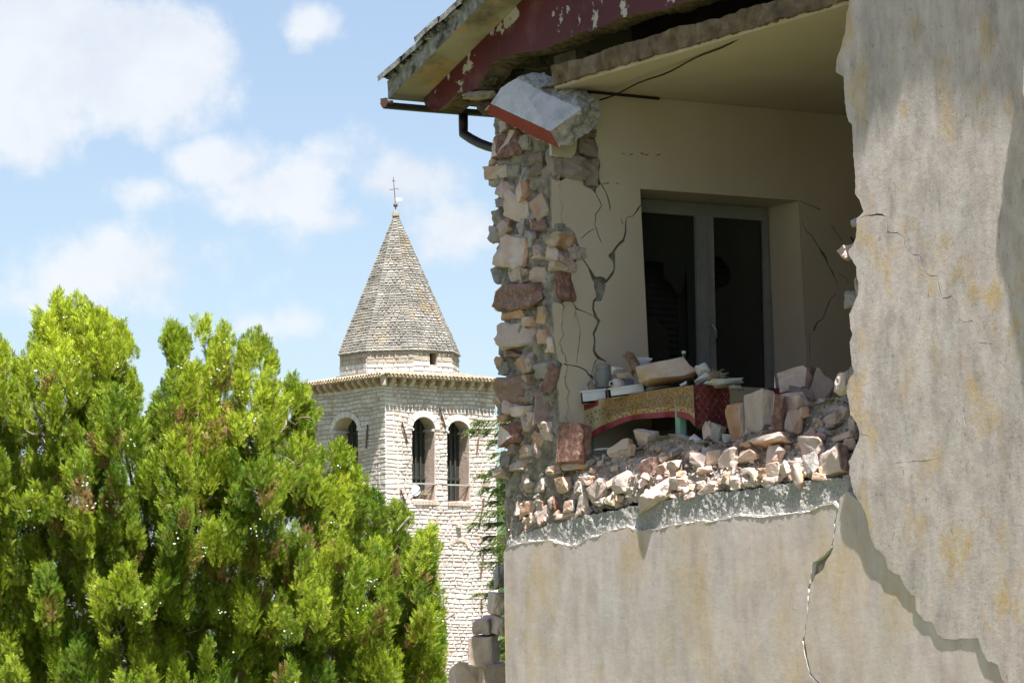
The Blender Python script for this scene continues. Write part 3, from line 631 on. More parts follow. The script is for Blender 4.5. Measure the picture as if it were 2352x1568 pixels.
# --- gutter and downpipe
def gutter():
    root=empty('gutter',F(U_E-.07,Z_E-.02,.32)); root.parent=house; root.location=WL['gutter']-WL[house.name]
    mb=MB(); r=.052; n=10; V=[];Fc=[]
    u0,z0=Fuz(884,233,.34); ws=[.34-.36*k for k in range(27)]
    for w in ws:
        for k in range(n+1):
            a=math.pi*k/n; V.append(F(u0-math.cos(a)*r*1.0,z0-.005-math.sin(a)*r*.85-.01*nz((w,0,0),.5,1,2),w))
    for i in range(len(ws)-1):
        for k in range(n): b=i*(n+1)+k; Fc.append([b,b+1,b+n+2,b+n+1])
    mb.add(V,Fc); mb.build('channel',M['gutter'],root,smooth=True)
    mb=MB(); mb.add([F(u0-math.cos(math.pi*k/n)*(r+.004),z0-math.sin(math.pi*k/n)*(r*.95),.345) for k in range(n+1)]+[F(u0+r*.9,z0+.022,.345),F(u0-r*1.2,z0+.03,.345)],[list(range(n+3))]);
    mb.add([F(u0-math.cos(math.pi*k/n)*(r+.006),z0-math.sin(math.pi*k/n)*(r*.95),.30+.05*s) for s in (0,1) for k in range(n+1)],[[k,k+1,k+n+2,k+n+1] for k in range(n)])
    mb.build('end_cap',M['rust'],root)
    # pipe: from the gutter down, elbow to the wall, down the eave wall
    def g(x,y,w): return Fpt(x,y,w)
    wp=-.42; q=Fuz(1064,262,wp)
    # point on gutter line with image x 1064
    best=min(((abs(proj(F(u0,z0-.05,w))[0]-1064),w) for w in np.arange(.2,-1.6,-.01)))[1]
    P0=F(u0,z0-.03,best); top=P0
    mb=MB(); pts=[P0,P0-Z*.10,P0-Z*.17]
    E1=F(-.075,z0-.03-.48,best+.02)
    for t in np.linspace(0,1,9)[1:]:
        a=t; p=(P0-Z*.17).lerp(E1,a); p=p-Z*(.06*math.sin(math.pi*a)*(1-a)); pts.append(p)
    pts+=[E1-Z*.05+(-A)*.01,E1-Z*.12]
    bt_=Vector(E1); bt_.z=.1; pts+=[E1-Z*.6,bt_]
    mb.tube(pts,.037,10); mb.build('downpipe',M['gutter'],root,smooth=True)
    for zz in (4.98,3.3):
        m2=MB(); c=Vector((E1.x,E1.y,zz)); m2.lathe(c,[(.044,-.02),(.05,-.012),(.05,.012),(.044,.02)],12); m2.tube([c-(-A)*.045,c+A*.075],.012,6); m2.build('pipe_clamp',M['gutter'],root)
def proj(P):
    q=P-CAM; zz=q.dot(_fw); return (CX+FPX*q.dot(_rt)/zz,CY-FPX*q.dot(_up)/zz)
gutter()
# --- eave wall: core, plaster skin, door niche
def eave_wall():
    root=empty('broken_eave_wall',W(0,2.75,0)); root.parent=house; root.location=WL[root.name]-WL[house.name]; root['label']='inner wall with peeling cream plaster and exposed stone end'
    nl=[Wsz(1470,432),Wsz(1835,463)]; sL=nl[0][0]; sR=nl[1][0]; zT=5.150
    sLb,sRb=Wsz(1493,840)[0],Wsz(1860,870)[0]
    niche=[(sL,zT),(sR,zT),(sRb+.02,2.78),(sLb+.03,2.78)]
    # core behind the plaster
    core=[(.02,2.76),(sLb+.03,2.76)]
    outl=[(.03,2.76),(sLb+.04,2.76),(sL-.0,zT+.0),(sR+.0,zT+.0),(sRb+.02,2.76),(8.9,2.76),(8.9,5.835),(.03,5.835)]
    g=.045
    ol=[(.16,2.76)]+[(sLb+.012,2.76),(sL-.02,zT+.02),(sR+.02,zT+.02),(sRb+.05,2.76),(4.4,2.76),(4.4,5.835),(.62,5.835),(.56,5.60),(.16,5.56)]
    plate('wall_core',refine(ol,.05,.004,7),[],W,lambda s,z:-.028+(.010*nz((s,z,0),7,11,4) if s<1.0 else 0),.38,.06,[M['mortar'],M['mortar'],M['mortar']],root,layers=5,sj=.008)
    mb=MB(); mb.box(W(4.4,2.76,-.028),B*4.5,Z*3.1,A*.38); mb.build('wall_core',M['mortar'],root)
    # plaster skin: ragged left edge, cracks as real gaps
    wc=lambda x,y: Wsz(x,y)
    left=[z2(*p) for p in [(890,90),(905,200),(930,350),(925,420),(950,500),(915,530),(905,575),(870,540),(812,512),(800,430),(720,430),(640,470),(600,478),(560,455),(500,450),(520,560),(530,700),(570,850),(640,828),(700,840),(745,890),(765,950),(790,1000),(798,1085),(760,1088),(740,1130),(710,1190),(705,1300),(700,1395),(640,1440),(570,1425),(575,1560)]]
    left+=[z3(*p) for p in [(480,110),(500,260),(515,310),(540,340),(530,370),(512,480),(520,620),(525,730),(560,760),(600,860)]]+[(1310,1120)]
    pl=[wc(*p) for p in left]
    # small plaster islet kept near the top, behind the hanging block
    body=refine(pl,.014,.005,9,False)
    body=[(max(s,.012),z) for s,z in body]
    zb=body[-1][1]
    outl=body+[(body[-1][0],2.79),(sLb+.03,2.79),(sL,zT),(sR,zT),(sRb+.02,2.79),(4.4,2.79),(4.4,5.83),(body[0][0]-.02,5.83)]
    cr=[]
    C=lambda *p,m=z2: [(*m(a,b),w) for a,b,w in p]
    cr.append(crack(C((955,505,2),(990,570,3),(1015,650,3),(1018,715,1)),wc))
    cr.append(crack(C((905,565,1),(935,620,3),(955,675,2),(908,745,3),(903,830,2),(925,900,2),(955,965,1)),wc))
    cr.append(crack(C((895,855,1),(850,880,2),(795,930,2)),wc))
    cr.append(crack(C((1262,665,2),(1240,705,4),(1205,755,2),(1150,765,2),(1142,820,3),(1142,880,5),(1125,940,5),(1075,990,5),(1045,1030,6),(1030,1065,14),(1050,1120,5),(1050,1170,4),(1020,1230,5),(975,1275,6)),wc))
    cr.append(crack(C((805,1085,3),(835,1130,4),(870,1195,5),(895,1240,12),(935,1265,22),(985,1255,10)),wc))
    cr.append(crack(C((900,1250,6),(915,1300,12),(940,1350,16),(930,1400,14),(890,1420,6),(885,1480,4),(915,1555,6)),wc))
    cr.append([wc(*z2(a,b)) for a,b in [(905,1250),(960,1280),(985,1290),(980,1340),(960,1390),(935,1400),(915,1350),(900,1300)]])
    cr.append(crack(C((715,1395,2),(755,1475,3),(820,1500,1.5),(880,1530,1)),wc))
    cr.append(crack(C((755,1480,1),(742,1550,1.5)),wc))
    cr.append(crack(C((745,20,4),(780,55,7),(745,140,4),(748,200,6),(745,250,5),(770,300,6),(825,325,2),m=z3),wc))
    cr.append(crack(C((760,310,2),(735,370,1.5),(725,420,1),m=z3),wc))
    cr.append(crack(C((545,338,3),(600,350,2.5),(650,355,2),(690,385,3),(730,425,6),(738,440,3),m=z3),wc))
    cr.append(crack(C((625,0,1),(655,100,1),(650,200,1.5),(632,330,1),m=z3),wc))
    cr.append(crack(C((1105,770,1),(1120,820,1.5)),wc))
    cr.append(crack(C((960,500,2),(1010,492,2)),wc)); cr.append(crack(C((1065,495,1),(1090,500,2)),wc))
    m5=z5
    cr.append(crack(C((1165,290,1),(1180,340,1.5),(1240,415,2.5),(1275,470,2),(1300,505,10),(1320,545,3),(1360,630,3),(1395,710,1),m=m5),wc))
    cr.append(crack(C((1355,320,1),(1375,360,1.5),(1430,425,1),m=m5),wc))
    cr.append(crack(C((1385,770,1.5),(1350,800,1.5),(1325,860,2),(1300,930,1.5),(1265,960,3),(1240,1010,4),m=m5),wc))
    cr.append(crack(C((1215,1025,1),(1213,1100,1),(1212,1200,.7),m=m5),wc))
    cr.append(crack(C((1400,635,2),(1440,655,1),(1465,700,1.5),m=m5),wc))
    cr.append(crack(C((1480,400,6),(1498,425,9),(1520,440,4),m=m5),wc))
    cr.append(crack(C((1150,160,2),(1190,185,1.2),(1285,222,2.5),m=m5),wc))
    for i in range(5): x=1420+i*22+random.uniform(-6,6); cr.append(crack([(x,352+random.uniform(-5,5),1),(x+6,355,2.2),(x+10,354,1)],wc))
    plate('plaster',outl,cr,W,0,.022,0,[M['inplaster'],M['mortar'],M['mortar']],root,layers=2,sj=.002)
    mb=MB(); mb.box(W(4.4,2.79,-.022),B*4.45,Z*3.04,-A*.022); mb.build('plaster',M['inplaster'],root)
    # plaster islet at the top under the hanging block
    isl=[wc(*z2(*p)) for p in [(440,150),(470,220),(520,275),(600,285),(660,295),(725,308),(745,240),(755,170),(760,100),(640,60),(500,60)]]
    isl=[(max(s,.01),z) for s,z in isl]
    plate('plaster',refine(isl,.014,.004,15),[],W,.012,.03,0,[M['inplaster'],M['lip'],M['mortar']],root,layers=2,sj=.003)
    # plastered reveals of the door niche
    mb=MB(); D=.415
    mb.box(W(sR+.0,zT,.0-.0),B*.0+B*.02,A*D,Z*(-2.36)) if False else None
    a,b=W(sR-.003,zT-.003,-.001),W(sRb+.017,2.79,-.001); mb.add([a,b,b+A*D,a+A*D],[[0,1,2,3]])
    a,b=W(sL+.003,zT-.003,-.001),W(sLb+.033,2.79,-.001); mb.add([a,b,b+A*D,a+A*D],[[3,2,1,0]])
    a,b=W(sL+.003,zT-.003,-.001),W(sR-.003,zT-.003,-.001); mb.add([a,b,b+A*D,a+A*D],[[0,1,2,3]])
    mb.build('reveal',M['inplaster'],root)
    # ---- broken end of the wall: mortar body, then the stones
    V=[];Fc=[]; nu,nzv=40,170
    for j in range(nzv+1):
        t=j/nzv; z0_=2.30+t*(5.80-2.30)
        lean=(z0_-2.6)*-.062
        uL=.045+lean; uR=.715
        for i in range(nu+1):
            q=i/nu; u=uL+(uR-uL)*q; z=2.30+t*(5.80-.30*q-2.30)
            dn=.035*nz((u,z,1),6,21,5)+.03*nz((u,z,3),22,22,3)
            edge=min(q,1-q)*nu
            V.append(F(u+.02*nz((u,z,7),7,5,3)*(1 if q<.5 else .3),z,-.060+dn-.03*(q>.93)))
    for j in range(nzv):
        for i in range(nu): a_=j*(nu+1)+i; Fc.append([a_,a_+1,a_+nu+2,a_+nu+1])
    # left flank going back
    base=len(V)
    for k in range(1,8):
        for j in range(nzv+1):
            p=Vector(V[j*(nu+1)]); V.append(p+B*(k*.12)+A*(.02*nz((k,j*.1,0),2,3)+ .012*k))
    for k in range(7):
        for j in range(nzv):
            a0=(j*(nu+1)) if k==0 else base+(k-1)*(nzv+1)+j; a1=((j+1)*(nu+1)) if k==0 else base+(k-1)*(nzv+1)+j+1
            b0=base+k*(nzv+1)+j; b1=b0+1; Fc.append([a0,a1,b1,b0])
    rub=link('broken_masonry',V,Fc,M['mortar'],root)
    return root,rub
eave,rubw=eave_wall()
pz2=[(240,45,190,100,0,'r'),(245,200,320,195,2,'r'),(137,315,80,60,0,'t'),(168,405,185,105,0,'O'),(300,400,100,90,0,'g'),(380,440,110,120,0,'g'),(160,482,120,85,0,'g'),(235,560,150,120,20,'p'),(360,550,95,175,-22,'o'),(465,475,95,115,0,'g'),(480,390,110,90,0,'b'),
 (325,690,215,190,25,'p'),(228,850,125,110,-20,'o'),(372,845,115,110,0,'g'),(215,640,150,72,5,'g'),(505,690,110,170,-28,'t'),(505,825,135,85,8,'r'),(455,760,90,90,30,'g'),(175,760,110,110,0,'g'),(150,900,90,120,0,'g'),
 (275,1045,335,235,14,'p'),(490,1015,95,75,0,'w'),(492,1068,80,55,0,'w'),(425,925,170,110,20,'g'),(640,945,215,150,0,'t'),(735,1040,130,110,0,'w'),(612,1060,120,110,10,'p'),(322,1208,275,118,10,'O'),(510,1212,150,110,0,'w'),(620,1130,150,110,10,'w'),(645,1315,125,225,-8,'r'),(165,1215,100,130,0,'g'),
 (320,1392,490,205,3,'r'),(300,1535,230,62,0,'t'),(520,1505,85,95,0,'t'),(675,1150,110,90,0,'w'),(330,960,200,90,0,'g'),
 (680,390,260,170,5,'b'),(825,225,135,165,0,'b'),(862,415,125,200,-5,'b'),(835,115,90,60,0,'b'),(640,865,160,85,0,'g'),(480,300,150,90,0,'b'),(380,180,120,110,0,'g')]
pz3=[(430,30,85,95,0,'t'),(282,152,270,148,0,'w'),(440,155,95,95,0,'o'),(487,215,62,95,0,'w'),(262,272,205,62,4,'r'),(310,352,175,112,-8,'p'),(187,370,85,95,0,'g'),(440,372,110,105,0,'g'),(235,502,265,155,0,'r'),(485,435,75,165,28,'r'),(212,612,105,105,0,'w'),(292,652,130,62,0,'w'),(342,715,72,115,0,'w'),(320,570,85,32,0,'t'),
 (432,637,105,215,3,'r'),(222,800,225,148,-4,'r'),(320,912,115,85,0,'p'),(402,842,95,85,20,'p'),(390,912,105,95,0,'o'),(288,1002,175,75,5,'p'),(238,905,85,62,0,'b'),(280,1112,205,125,6,'p'),(165,215,95,130,0,'g'),(165,640,80,120,0,'g'),(205,960,80,120,0,'g'),(455,780,110,110,0,'w'),(345,60,90,60,0,'p'),(355,560,60,90,0,'g'),(330,440,70,60,0,'t'),(180,690,70,40,0,'o'),(370,700,60,80,0,'p'),(150,1050,80,70,0,'w'),(430,1090,80,70,0,'g'),(150,560,60,70,0,'p'),(400,520,60,60,10,'b'),(160,330,60,70,0,'t'),(350,640,60,50,0,'w'),(500,1030,110,55,0,'p'),(350,275,90,70,0,'g')]
def sizepx(dx,conv): return dx*K/conv
cnt=0
for lst,cv,scl in ((pz2,z2,3.136),(pz3,z3,2.614)):
    for (x,y,w,h,r,k) in lst:
        px,py=cv(x,y); mp=316.0; onW=px>1300 or (px>1283 and py<1000 and lst is pz2)
        w_=w*K/scl/mp*1.10; h_=h*K/scl/mp*1.08
        if onW: P=Wpt(px,py,-.045); d=.14; fr_='W'; w_*=1.08
        else:
            fr_='F'; P=Fpt(px,py,-.075 if k!='g' else -.095); d=max(.13,.42*w_); w_*=1.32; h_*=1.04
        stone(P,w_,h_,d,r,k,100+cnt,rubw,'stone',rough=.065,boxy=.34,n=26,frame=fr_,wmax=(.04 if P.z>3.3 else -.01)); cnt+=1
# --- ceiling slab
cz=5.838
cl_=[(1240,192),(1289,184),(1340,170),(1400,152),(1480,130),(1560,108),(1650,83),(1730,60),(1800,42),(1870,22),(1930,5),(1990,-12)]
cu=[Fuz(*p,-.02)[0] for p in cl_]
def ceil_():
    o=[(.70,cz+.014)]+[(u,cz+.014+.004*random.uniform(-1,1)) for u in cu]+[(11.9,cz+.014),(11.9,cz+.17),(5,cz+.17)]
    tp=[(1640,45),(1560,62),(1480,86),(1400,112),(1330,138),(1270,150)]
    o+=[(Fuz(x,y,-.02)[0],max(Fuz(x,y,-.02)[1],cz+.08)) for x,y in tp]+[(.70,cz+.15)]
    plate('ceiling_slab',refine(o,.03,.010,31),[],F,lambda u,z:-.02+.03*nz((u,z,0),6,14,4),.30,.05,[M['tanedge'],M['tanedge'],M['tanedge']],house,layers=4,sj=.012)
    mb=MB(); mb.box(F(.70,cz-.006,-.055),-A*11.2,Z*.15,B*8.8); mb.build('ceiling',M['ceiling'],house)
ceil_()
# rough mortar where the beam meets the pillar
def lumps():
    mb=MB()
    for i,(x,y,w,h,wd,k) in enumerate([(1150,165,90,40,-.34,0),(1112,200,55,40,-.14,0),(1200,140,100,30,-.40,0),(1100,222,66,16,-.08,1),(1135,232,60,56,-.24,0),(1128,180,30,30,-.12,0),(1170,138,40,22,-.26,1)]):
        V,Fc,_=stone_mesh((w/316*1.2,.25,h/316*1.3),4000+i,3,.06); mb.add(V+np.array(Fpt(x,y,wd)),Fc,k)
    o=mb.build('crumbled_mortar',[M['mortar_dark'],M['tan']],house)
lumps()
# --- remaining shell of the house (other walls)
mb=MB(); mb.box(F(.0,2.3,-8.9),-A*12,Z*3.7,B*.35); mb.box(F(.0,0,-8.9),-A*12,Z*2.3,B*.35); mb.box(F(11.65,0,-.35),-A*.35,Z*6,B*8.6)
mb.box(F(6.2,2.76,-.35),-A*.15,Z*3.05,B*8.5); mb.box(F(.72,2.76,-4.6),-A*5.5,Z*3.05,B*.12)
mb.build('rear_walls',M['inplaster'],house)
mb=MB(); mb.box(F(0.0,0,-.45),-A*.36,Z*2.36,B*8.4); mb.box(F(0.0,5.8,-.5),-A*.30,Z*.42,B*8.3); mb.build('eave_wall_base',M['mortar'],house)
# gable end at the back under the ridge
mb=MB(); V=[F(0,6.0,-9.0),F(12,6.0,-9.0),F(12,soff(12),-9.0),F(U_R,soff(U_R),-9.0),F(0,soff(0),-9.0)]; mb.add(V,[[0,1,2,3,4]]); mb.build('rear_gable',M['facade'],house)
# --- balcony door
def door():
    root=empty('balcony_door',W(1.5,2.8,-.42)); root.parent=house; root.location=WL[root.name]-WL[house.name]; root['label']='double balcony door with broken panes'
    wd=-.40; X=lambda x,y=640: Wsz(x,y,wd)[0]
    s0=.80; s1=X(1774); m0,m1,m2=X(1595),X(1615),X(1636); g1=X(1745); st=X(1763)
    zt=Wsz(1690,470,wd)[1]; zb=2.80
    lean=.012
    def bar(mb,sa,sb,za,zb_,w,d,m=0): mb.box(W(sa,za,w),B*(sb-sa),Z*(zb_-za),A*d,m)
    f=MB(); bar(f,s0-.06,s0,zb,zt,wd,.06); bar(f,st,s1,zb,zt,wd+.0,.06); bar(f,s0-.06,s1,zt,zt+.05,wd,.06); f.build('door_frame',M['frame'],root)
    def leaf(a,b,ga,gb,holes):
        f=MB(); zz=zt-.012; bar(f,a,ga,zb,zz,wd+.025,.045); bar(f,gb,b,zb,zz,wd+.025,.045); bar(f,ga,gb,zz-.10,zz,wd+.027,.045); bar(f,ga,gb,zb,zb+.14,wd+.027,.045)
        bar(f,ga-.012,ga,zb,zz,wd+.032,.01); bar(f,gb,gb+.012,zb,zz,wd+.032,.01)
        l=f.build('sash',M['frame'],root)
        plate('pane',[(ga,zb+.14),(gb,zb+.14),(gb,zz-.10),(ga,zz-.10)],holes,W,wd+.008,.004,0,[M['glass']]*3,l,layers=1,sj=0)
        return l
    wg=lambda p: Wsz(*z5(*p),wd)
    hl=[wg(p) for p in [(100,560),(160,558),(230,560),(255,575),(255,665),(290,690),(320,730),(340,762),(365,762),(385,730),(395,660),(410,590),(430,530),(448,510),(452,600),(460,800),(470,1000),(480,1190),(300,1190),(270,1000),(215,940),(170,925),(120,930)]]
    X0=m0-.0; hl=[(min(max(s,s0+.09),m0-.075-.0),z) for s,z in hl]
    ll=leaf(s0,m1-.004,s0+.08,m0,[refine(hl,.02,.001,3)] if False else [[(min(s,m0-.004),z) for s,z in hl]])
    hr=[wg(p) for p in [(568,545),(590,525),(620,525),(650,560),(685,600),(692,650),(680,700),(650,722),(610,730),(580,722),(570,640)]]
    hr=[(max(s,m2+.003),z) for s,z in hr]
    rl=leaf(m1,st-.004,m2,g1+.02,[hr])
    # astragal and espagnolette handle
    f=MB(); bar(f,m1-.02,m1+.015,zb,zt-.01,wd+.04,.015); f.build('meeting_strip',M['frame'],root)
    hs,hz=Wsz(*z5(568,1025),wd+.05); h=MB(); bar(h,hs-.013,hs+.013,hz-.08,hz+.08,wd+.03,.012)
    h.tube([W(hs,hz+.05,wd+.03),W(hs,hz+.055,wd+.075),W(hs+.02,hz+.02,wd+.085),W(hs+.025,hz-.03,wd+.08),W(hs+.01,hz-.06,wd+.06)],.008,8); h.build('handle',M['chrome'],root)
    # closed louvred shutters outside
    for a,b in ((s0-.02,m1-.01),(m1+.01,s1)):
        f=MB(); w=wd-.22
        bar(f,a,a+.07,zb,zt,w,.035); bar(f,b-.07,b,zb,zt,w,.035); bar(f,a,b,zb,zb+.1,w,.035); bar(f,a,b,zt-.1,zt,w,.035)
        z=zb+.12
        while z<zt-.12:
            f.box(W(a+.07,z,w-.005),B*(b-a-.14),(Z*.052+A*.032),(A*.008-Z*.004)); z+=.05
        f.build('shutter',M['shutter'],root)
    m=MB(); m.box(W(s0-.1,zb-.02,wd-.27),B*(s1-s0+.2),Z*(zt-zb+.1),A*.03); m.build('shutter_backing',M['shutter'],root)
door()
# cable across the ceiling and a batten on it
mb=MB(); a=Wpt(1378,230,.03); b=Fpt(1824,25,-.03)
pts=[a.lerp(b,t)-Z*(.02*math.sin(math.pi*t)+.008*math.sin(t*21)) for t in np.linspace(0,1,24)]
mb.tube(pts,.006,6); mb.build('cable',M['cable'],house)
mb=MB(); a=hit(1350,211,Vector((0,0,cz-.02)),Z); b=hit(1514,227,Vector((0,0,cz-.02)),Z); mb.tube([a,b],.010,6); mb.build('ceiling_rod',M['cable'],house)
# unseen sheet added just right of the picture, shaped to cast shade on the facade
oo=[(7.4,6.4),(6.30,6.2),(6.16,5.6),(6.03,5.15),(6.02,4.9),(6.07,4.6),(6.16,4.1),(6.24,3.6),(6.34,3.25),(6.6,3.0),(7.4,2.9)]
ps=plate('shade_caster_sheet',refine(oo,.03,.02,44),[],F,lambda u,z:.085+.012*nz((u,z,0),1.5,4,2),.07,.12,[M['facade'],M['lip'],M['mortar']],house,layers=2,sj=.005)
# ================================================================== stone blocks left of the corner
for i,(x,y,w,h,r,k,lb) in enumerate([(1122,1491,76,68,0,'w','large squared pale stone block on the stepped stack left of the plastered corner'),
    (1135,1552,66,60,0,'w','pale block at the foot of the picture touching the plastered corner'),
    (1070,1560,68,64,2,'w','lowest left pale block, its side in shade, beside the bell tower'),
    (1112,1438,50,40,-10,'w','broken pale stone on top of the large squared block'),
    (1146,1436,30,46,5,'w','small pale stone squeezed between plaster edge and broken stone'),
    (1141,1385,34,48,10,'p','rosy rounded stone perched high on the plastered corner stack'),
    (1148,1325,22,50,0,'g','thin grey stone sticking out beside the plaster edge, topmost of the stack')]):
    stone(Fpt(x,y,-.30),w/316*1.05,h/316*1.05,.34,r,k,700+i,name='stone_block',label=lb,cat='stone block',group='stone blocks stacked left of the plastered corner',rough=.022 if w>60 else .04,facen=(0,0,-1),boxy=.12 if w>60 else .4,n=40 if w>60 else 24)
mb=MB(); mb.box(F(-.62,0,-.30),-A*.56,Z*1.30,B*.5); o=mb.build('stone_plinth',M['mortar']); tag(o,'low rough masonry stub carrying the pale blocks left of the corner','masonry stub')
# ================================================================== hanging concrete block
def hanging():
    def zp(x,y,D): X,Y=z1(x,y); return at(X,Y,D)
    a1=zp(958,760,24.84);a2=zp(1040,640,24.82);a3=zp(1150,578,24.74);b1=zp(1398,965,24.20);b2=zp(1622,805,24.22)
    r1=zp(915,808,24.88);r2=zp(945,842,24.90);r3=zp(1436,1080,24.25);r4=zp(1468,1096,24.23)
    k1=zp(1230,545,24.74);k2=zp(1350,538,24.66);k3=zp(1475,598,24.52);k4=zp(1740,725,24.36);k5=zp(1772,850,24.34);k6=zp(1700,965,24.30);k7=zp(1540,1060,24.25)
    c0=zp(1100,880,25.1);c1=zp(1400,980,24.6)
    bm=bmesh.new(); idx={}
    for n,p in dict(a1=a1,a2=a2,a3=a3,b1=b1,b2=b2,r1=r1,r2=r2,r3=r3,r4=r4,k1=k1,k2=k2,k3=k3,k4=k4,k5=k5,k6=k6,k7=k7,c0=c0,c1=c1).items(): idx[n]=bm.verts.new(p)
    faces=[('a1 b1 b2 a3 a2',0),('r1 r2 r3 r4 b1 a1',1),('b1 r4 k7 k6 k5 k4 b2',2),('a3 b2 k4 k3 k2 k1',3),
           ('a1 a2 a3 k1 c0 r2 r1',3),('c0 k1 k2 k3 k4 k5 k6 c1',3),('r2 c0 c1 k6 k7 r4 r3',3)]
    for s,m in faces:
        try: f=bm.faces.new([idx[q] for q in s.split()]); f.material_index=m
        except Exception as ex: print('face',s,ex)
    bmesh.ops.triangulate(bm,faces=bm.faces[:])
    for _ in range(6):
        lg=[e for e in bm.edges if e.calc_length()>.022]
        if not lg: break
        bmesh.ops.subdivide_edges(bm,edges=lg,cuts=1); bmesh.ops.triangulate(bm,faces=[f for f in bm.faces if len(f.verts)>3])
    bmesh.ops.recalc_face_normals(bm,faces=bm.faces[:]); bm.normal_update()
    for v in bm.verts:
        ms={f.material_index for f in v.link_faces}
        amp=.022 if ms<= {2,3} else (.006 if len(ms)>1 else .0025)
        v.co+=v.normal*(amp*1.3*nz(v.co,14,5,5)) 
    V=[tuple(v.co) for v in bm.verts]; bm.verts.index_update(); Fc=[[v.index for v in f.verts] for f in bm.faces]; mi=[f.material_index for f in bm.faces]; bm.free()
    o=link('concrete_block',V,Fc,[M['blockw'],M['redstrip'],M['blocke'],M['blockr']],None,mi=mi)
    tag(o,'tilted pale concrete block with red painted lower edge, wedged atop the broken wall end','concrete block')
hanging()
# ================================================================== rubble mound (mortar and dust, uncountable)
def wy(y,x=1600):   # how far behind the facade plane the heap surface lies at this picture height
    return -.03-max(0,(1110-(x-1300)*.03)-y)*(.0017 if x<1620 else .0021)
RT=[(1150,1075),(1250,1070),(1300,1060),(1340,1048),(1400,1050),(1440,1032),(1462,1024),(1500,1008),(1535,997),(1580,1010),(1620,1016),(1660,1018),(1700,1012),(1710,1000),(1760,985),(1800,965),(1843,945),(1880,925),(1900,915),(1960,925),(2020,920)]
RB=[(x,y+10) for x,y in bt[:0]]
def interp(tab,x):
    for i in range(len(tab)-1):
        if tab[i][0]<=x<=tab[i+1][0]:
            t=(x-tab[i][0])/(tab[i+1][0]-tab[i][0]); return tab[i][1]+(tab[i+1][1]-tab[i][1])*t
    return tab[0][1] if x<tab[0][0] else tab[-1][1]
SB=[(1150,1262),(1165,1240),(1185,1232),(1230,1215),(1280,1199),(1330,1188),(1385,1176),(1440,1166),(1500,1150),(1560,1141),(1620,1134),(1700,1126),(1760,1120),(1800,1112),(1850,1104),(1950,1096),(2060,1090)]
def mound():
    nx,ny=330,90; V=[];Fc=[]
    for j in range(ny+1):
        for i in range(nx+1):
            x=1160+i*(2020-1160)/nx; t=j/ny
            yb=interp(SB,x)+3; yt=interp(RT,x)
            if t<.8:
                y=yb+(yt-yb)*(t/.8); w=wy(y,x)-.055; P=Fpt(x,y,w)
                if t<.035: P=Fpt(x,y,-.20)
            else:
                w0=wy(yt,x); P=Fpt(x,yt,w0); s=(t-.8)/.2; P=P+B*(s*1.2)-Z*((P.z-2.76)*s*s)
            n=.040*nz(P,6,31,5)+.025*nz(P,22,32,4)
            P=P+Z*n*.7-B*n*.8
            ww_=-((P-Q).dot(B)); P=P+B*max(0,ww_+.05)
            V.append(P)
    for j in range(ny):
        for i in range(nx): a=j*(nx+1)+i; Fc.append([a,a+1,a+nx+2,a+nx+1])
    # crumbs of mortar, stone and plaster strewn over the whole heap
    mi=[0]*len(Fc); rr=random.Random(77); nb=len(V); NV=ny*(nx+1)
    for q in range(5200):
        j=int(rr.uniform(0,.80)*ny); i=rr.randrange(nx); P=Vector(V[j*(nx+1)+i])
        ww_=-((P-Q).dot(B)); s=rr.choice([.006,.008,.010,.012,.016,.022])*rr.uniform(.7,1.2)
        P=P+Vector((rr.gauss(0,.01),rr.gauss(0,.01),s*.3))-B*(s*.5)
        ww_=-((P-Q).dot(B)); P=P+B*max(0,ww_+.015)
        b0=len(V); pts=[P+Vector((rr.uniform(-1,1),rr.uniform(-1,1),rr.uniform(-1,1))).normalized()*s for _ in range(4)]
        V+=pts; fs=[[0,1,2],[0,3,1],[1,3,2],[2,3,0]]
        n_=(pts[1]-pts[0]).cross(pts[2]-pts[0])
        if n_.dot((pts[0]+pts[1]+pts[2])/3-(sum(pts,Vector())/4))<0: fs=[f[::-1] for f in fs]
        Fc+=[[b0+k for k in f] for f in fs]; mi+=[rr.choice([0,0,1,2])]*4
    o=link('rubble_mortar',V,Fc,[M['dust'],M['pink'],M['tan']],mi=mi); tag(o,'heap of crumbled mortar and dust bedding the fallen stones on the torn floor edge',kind='stuff')
mound()
G='fallen limestone pieces of the rubble heap'
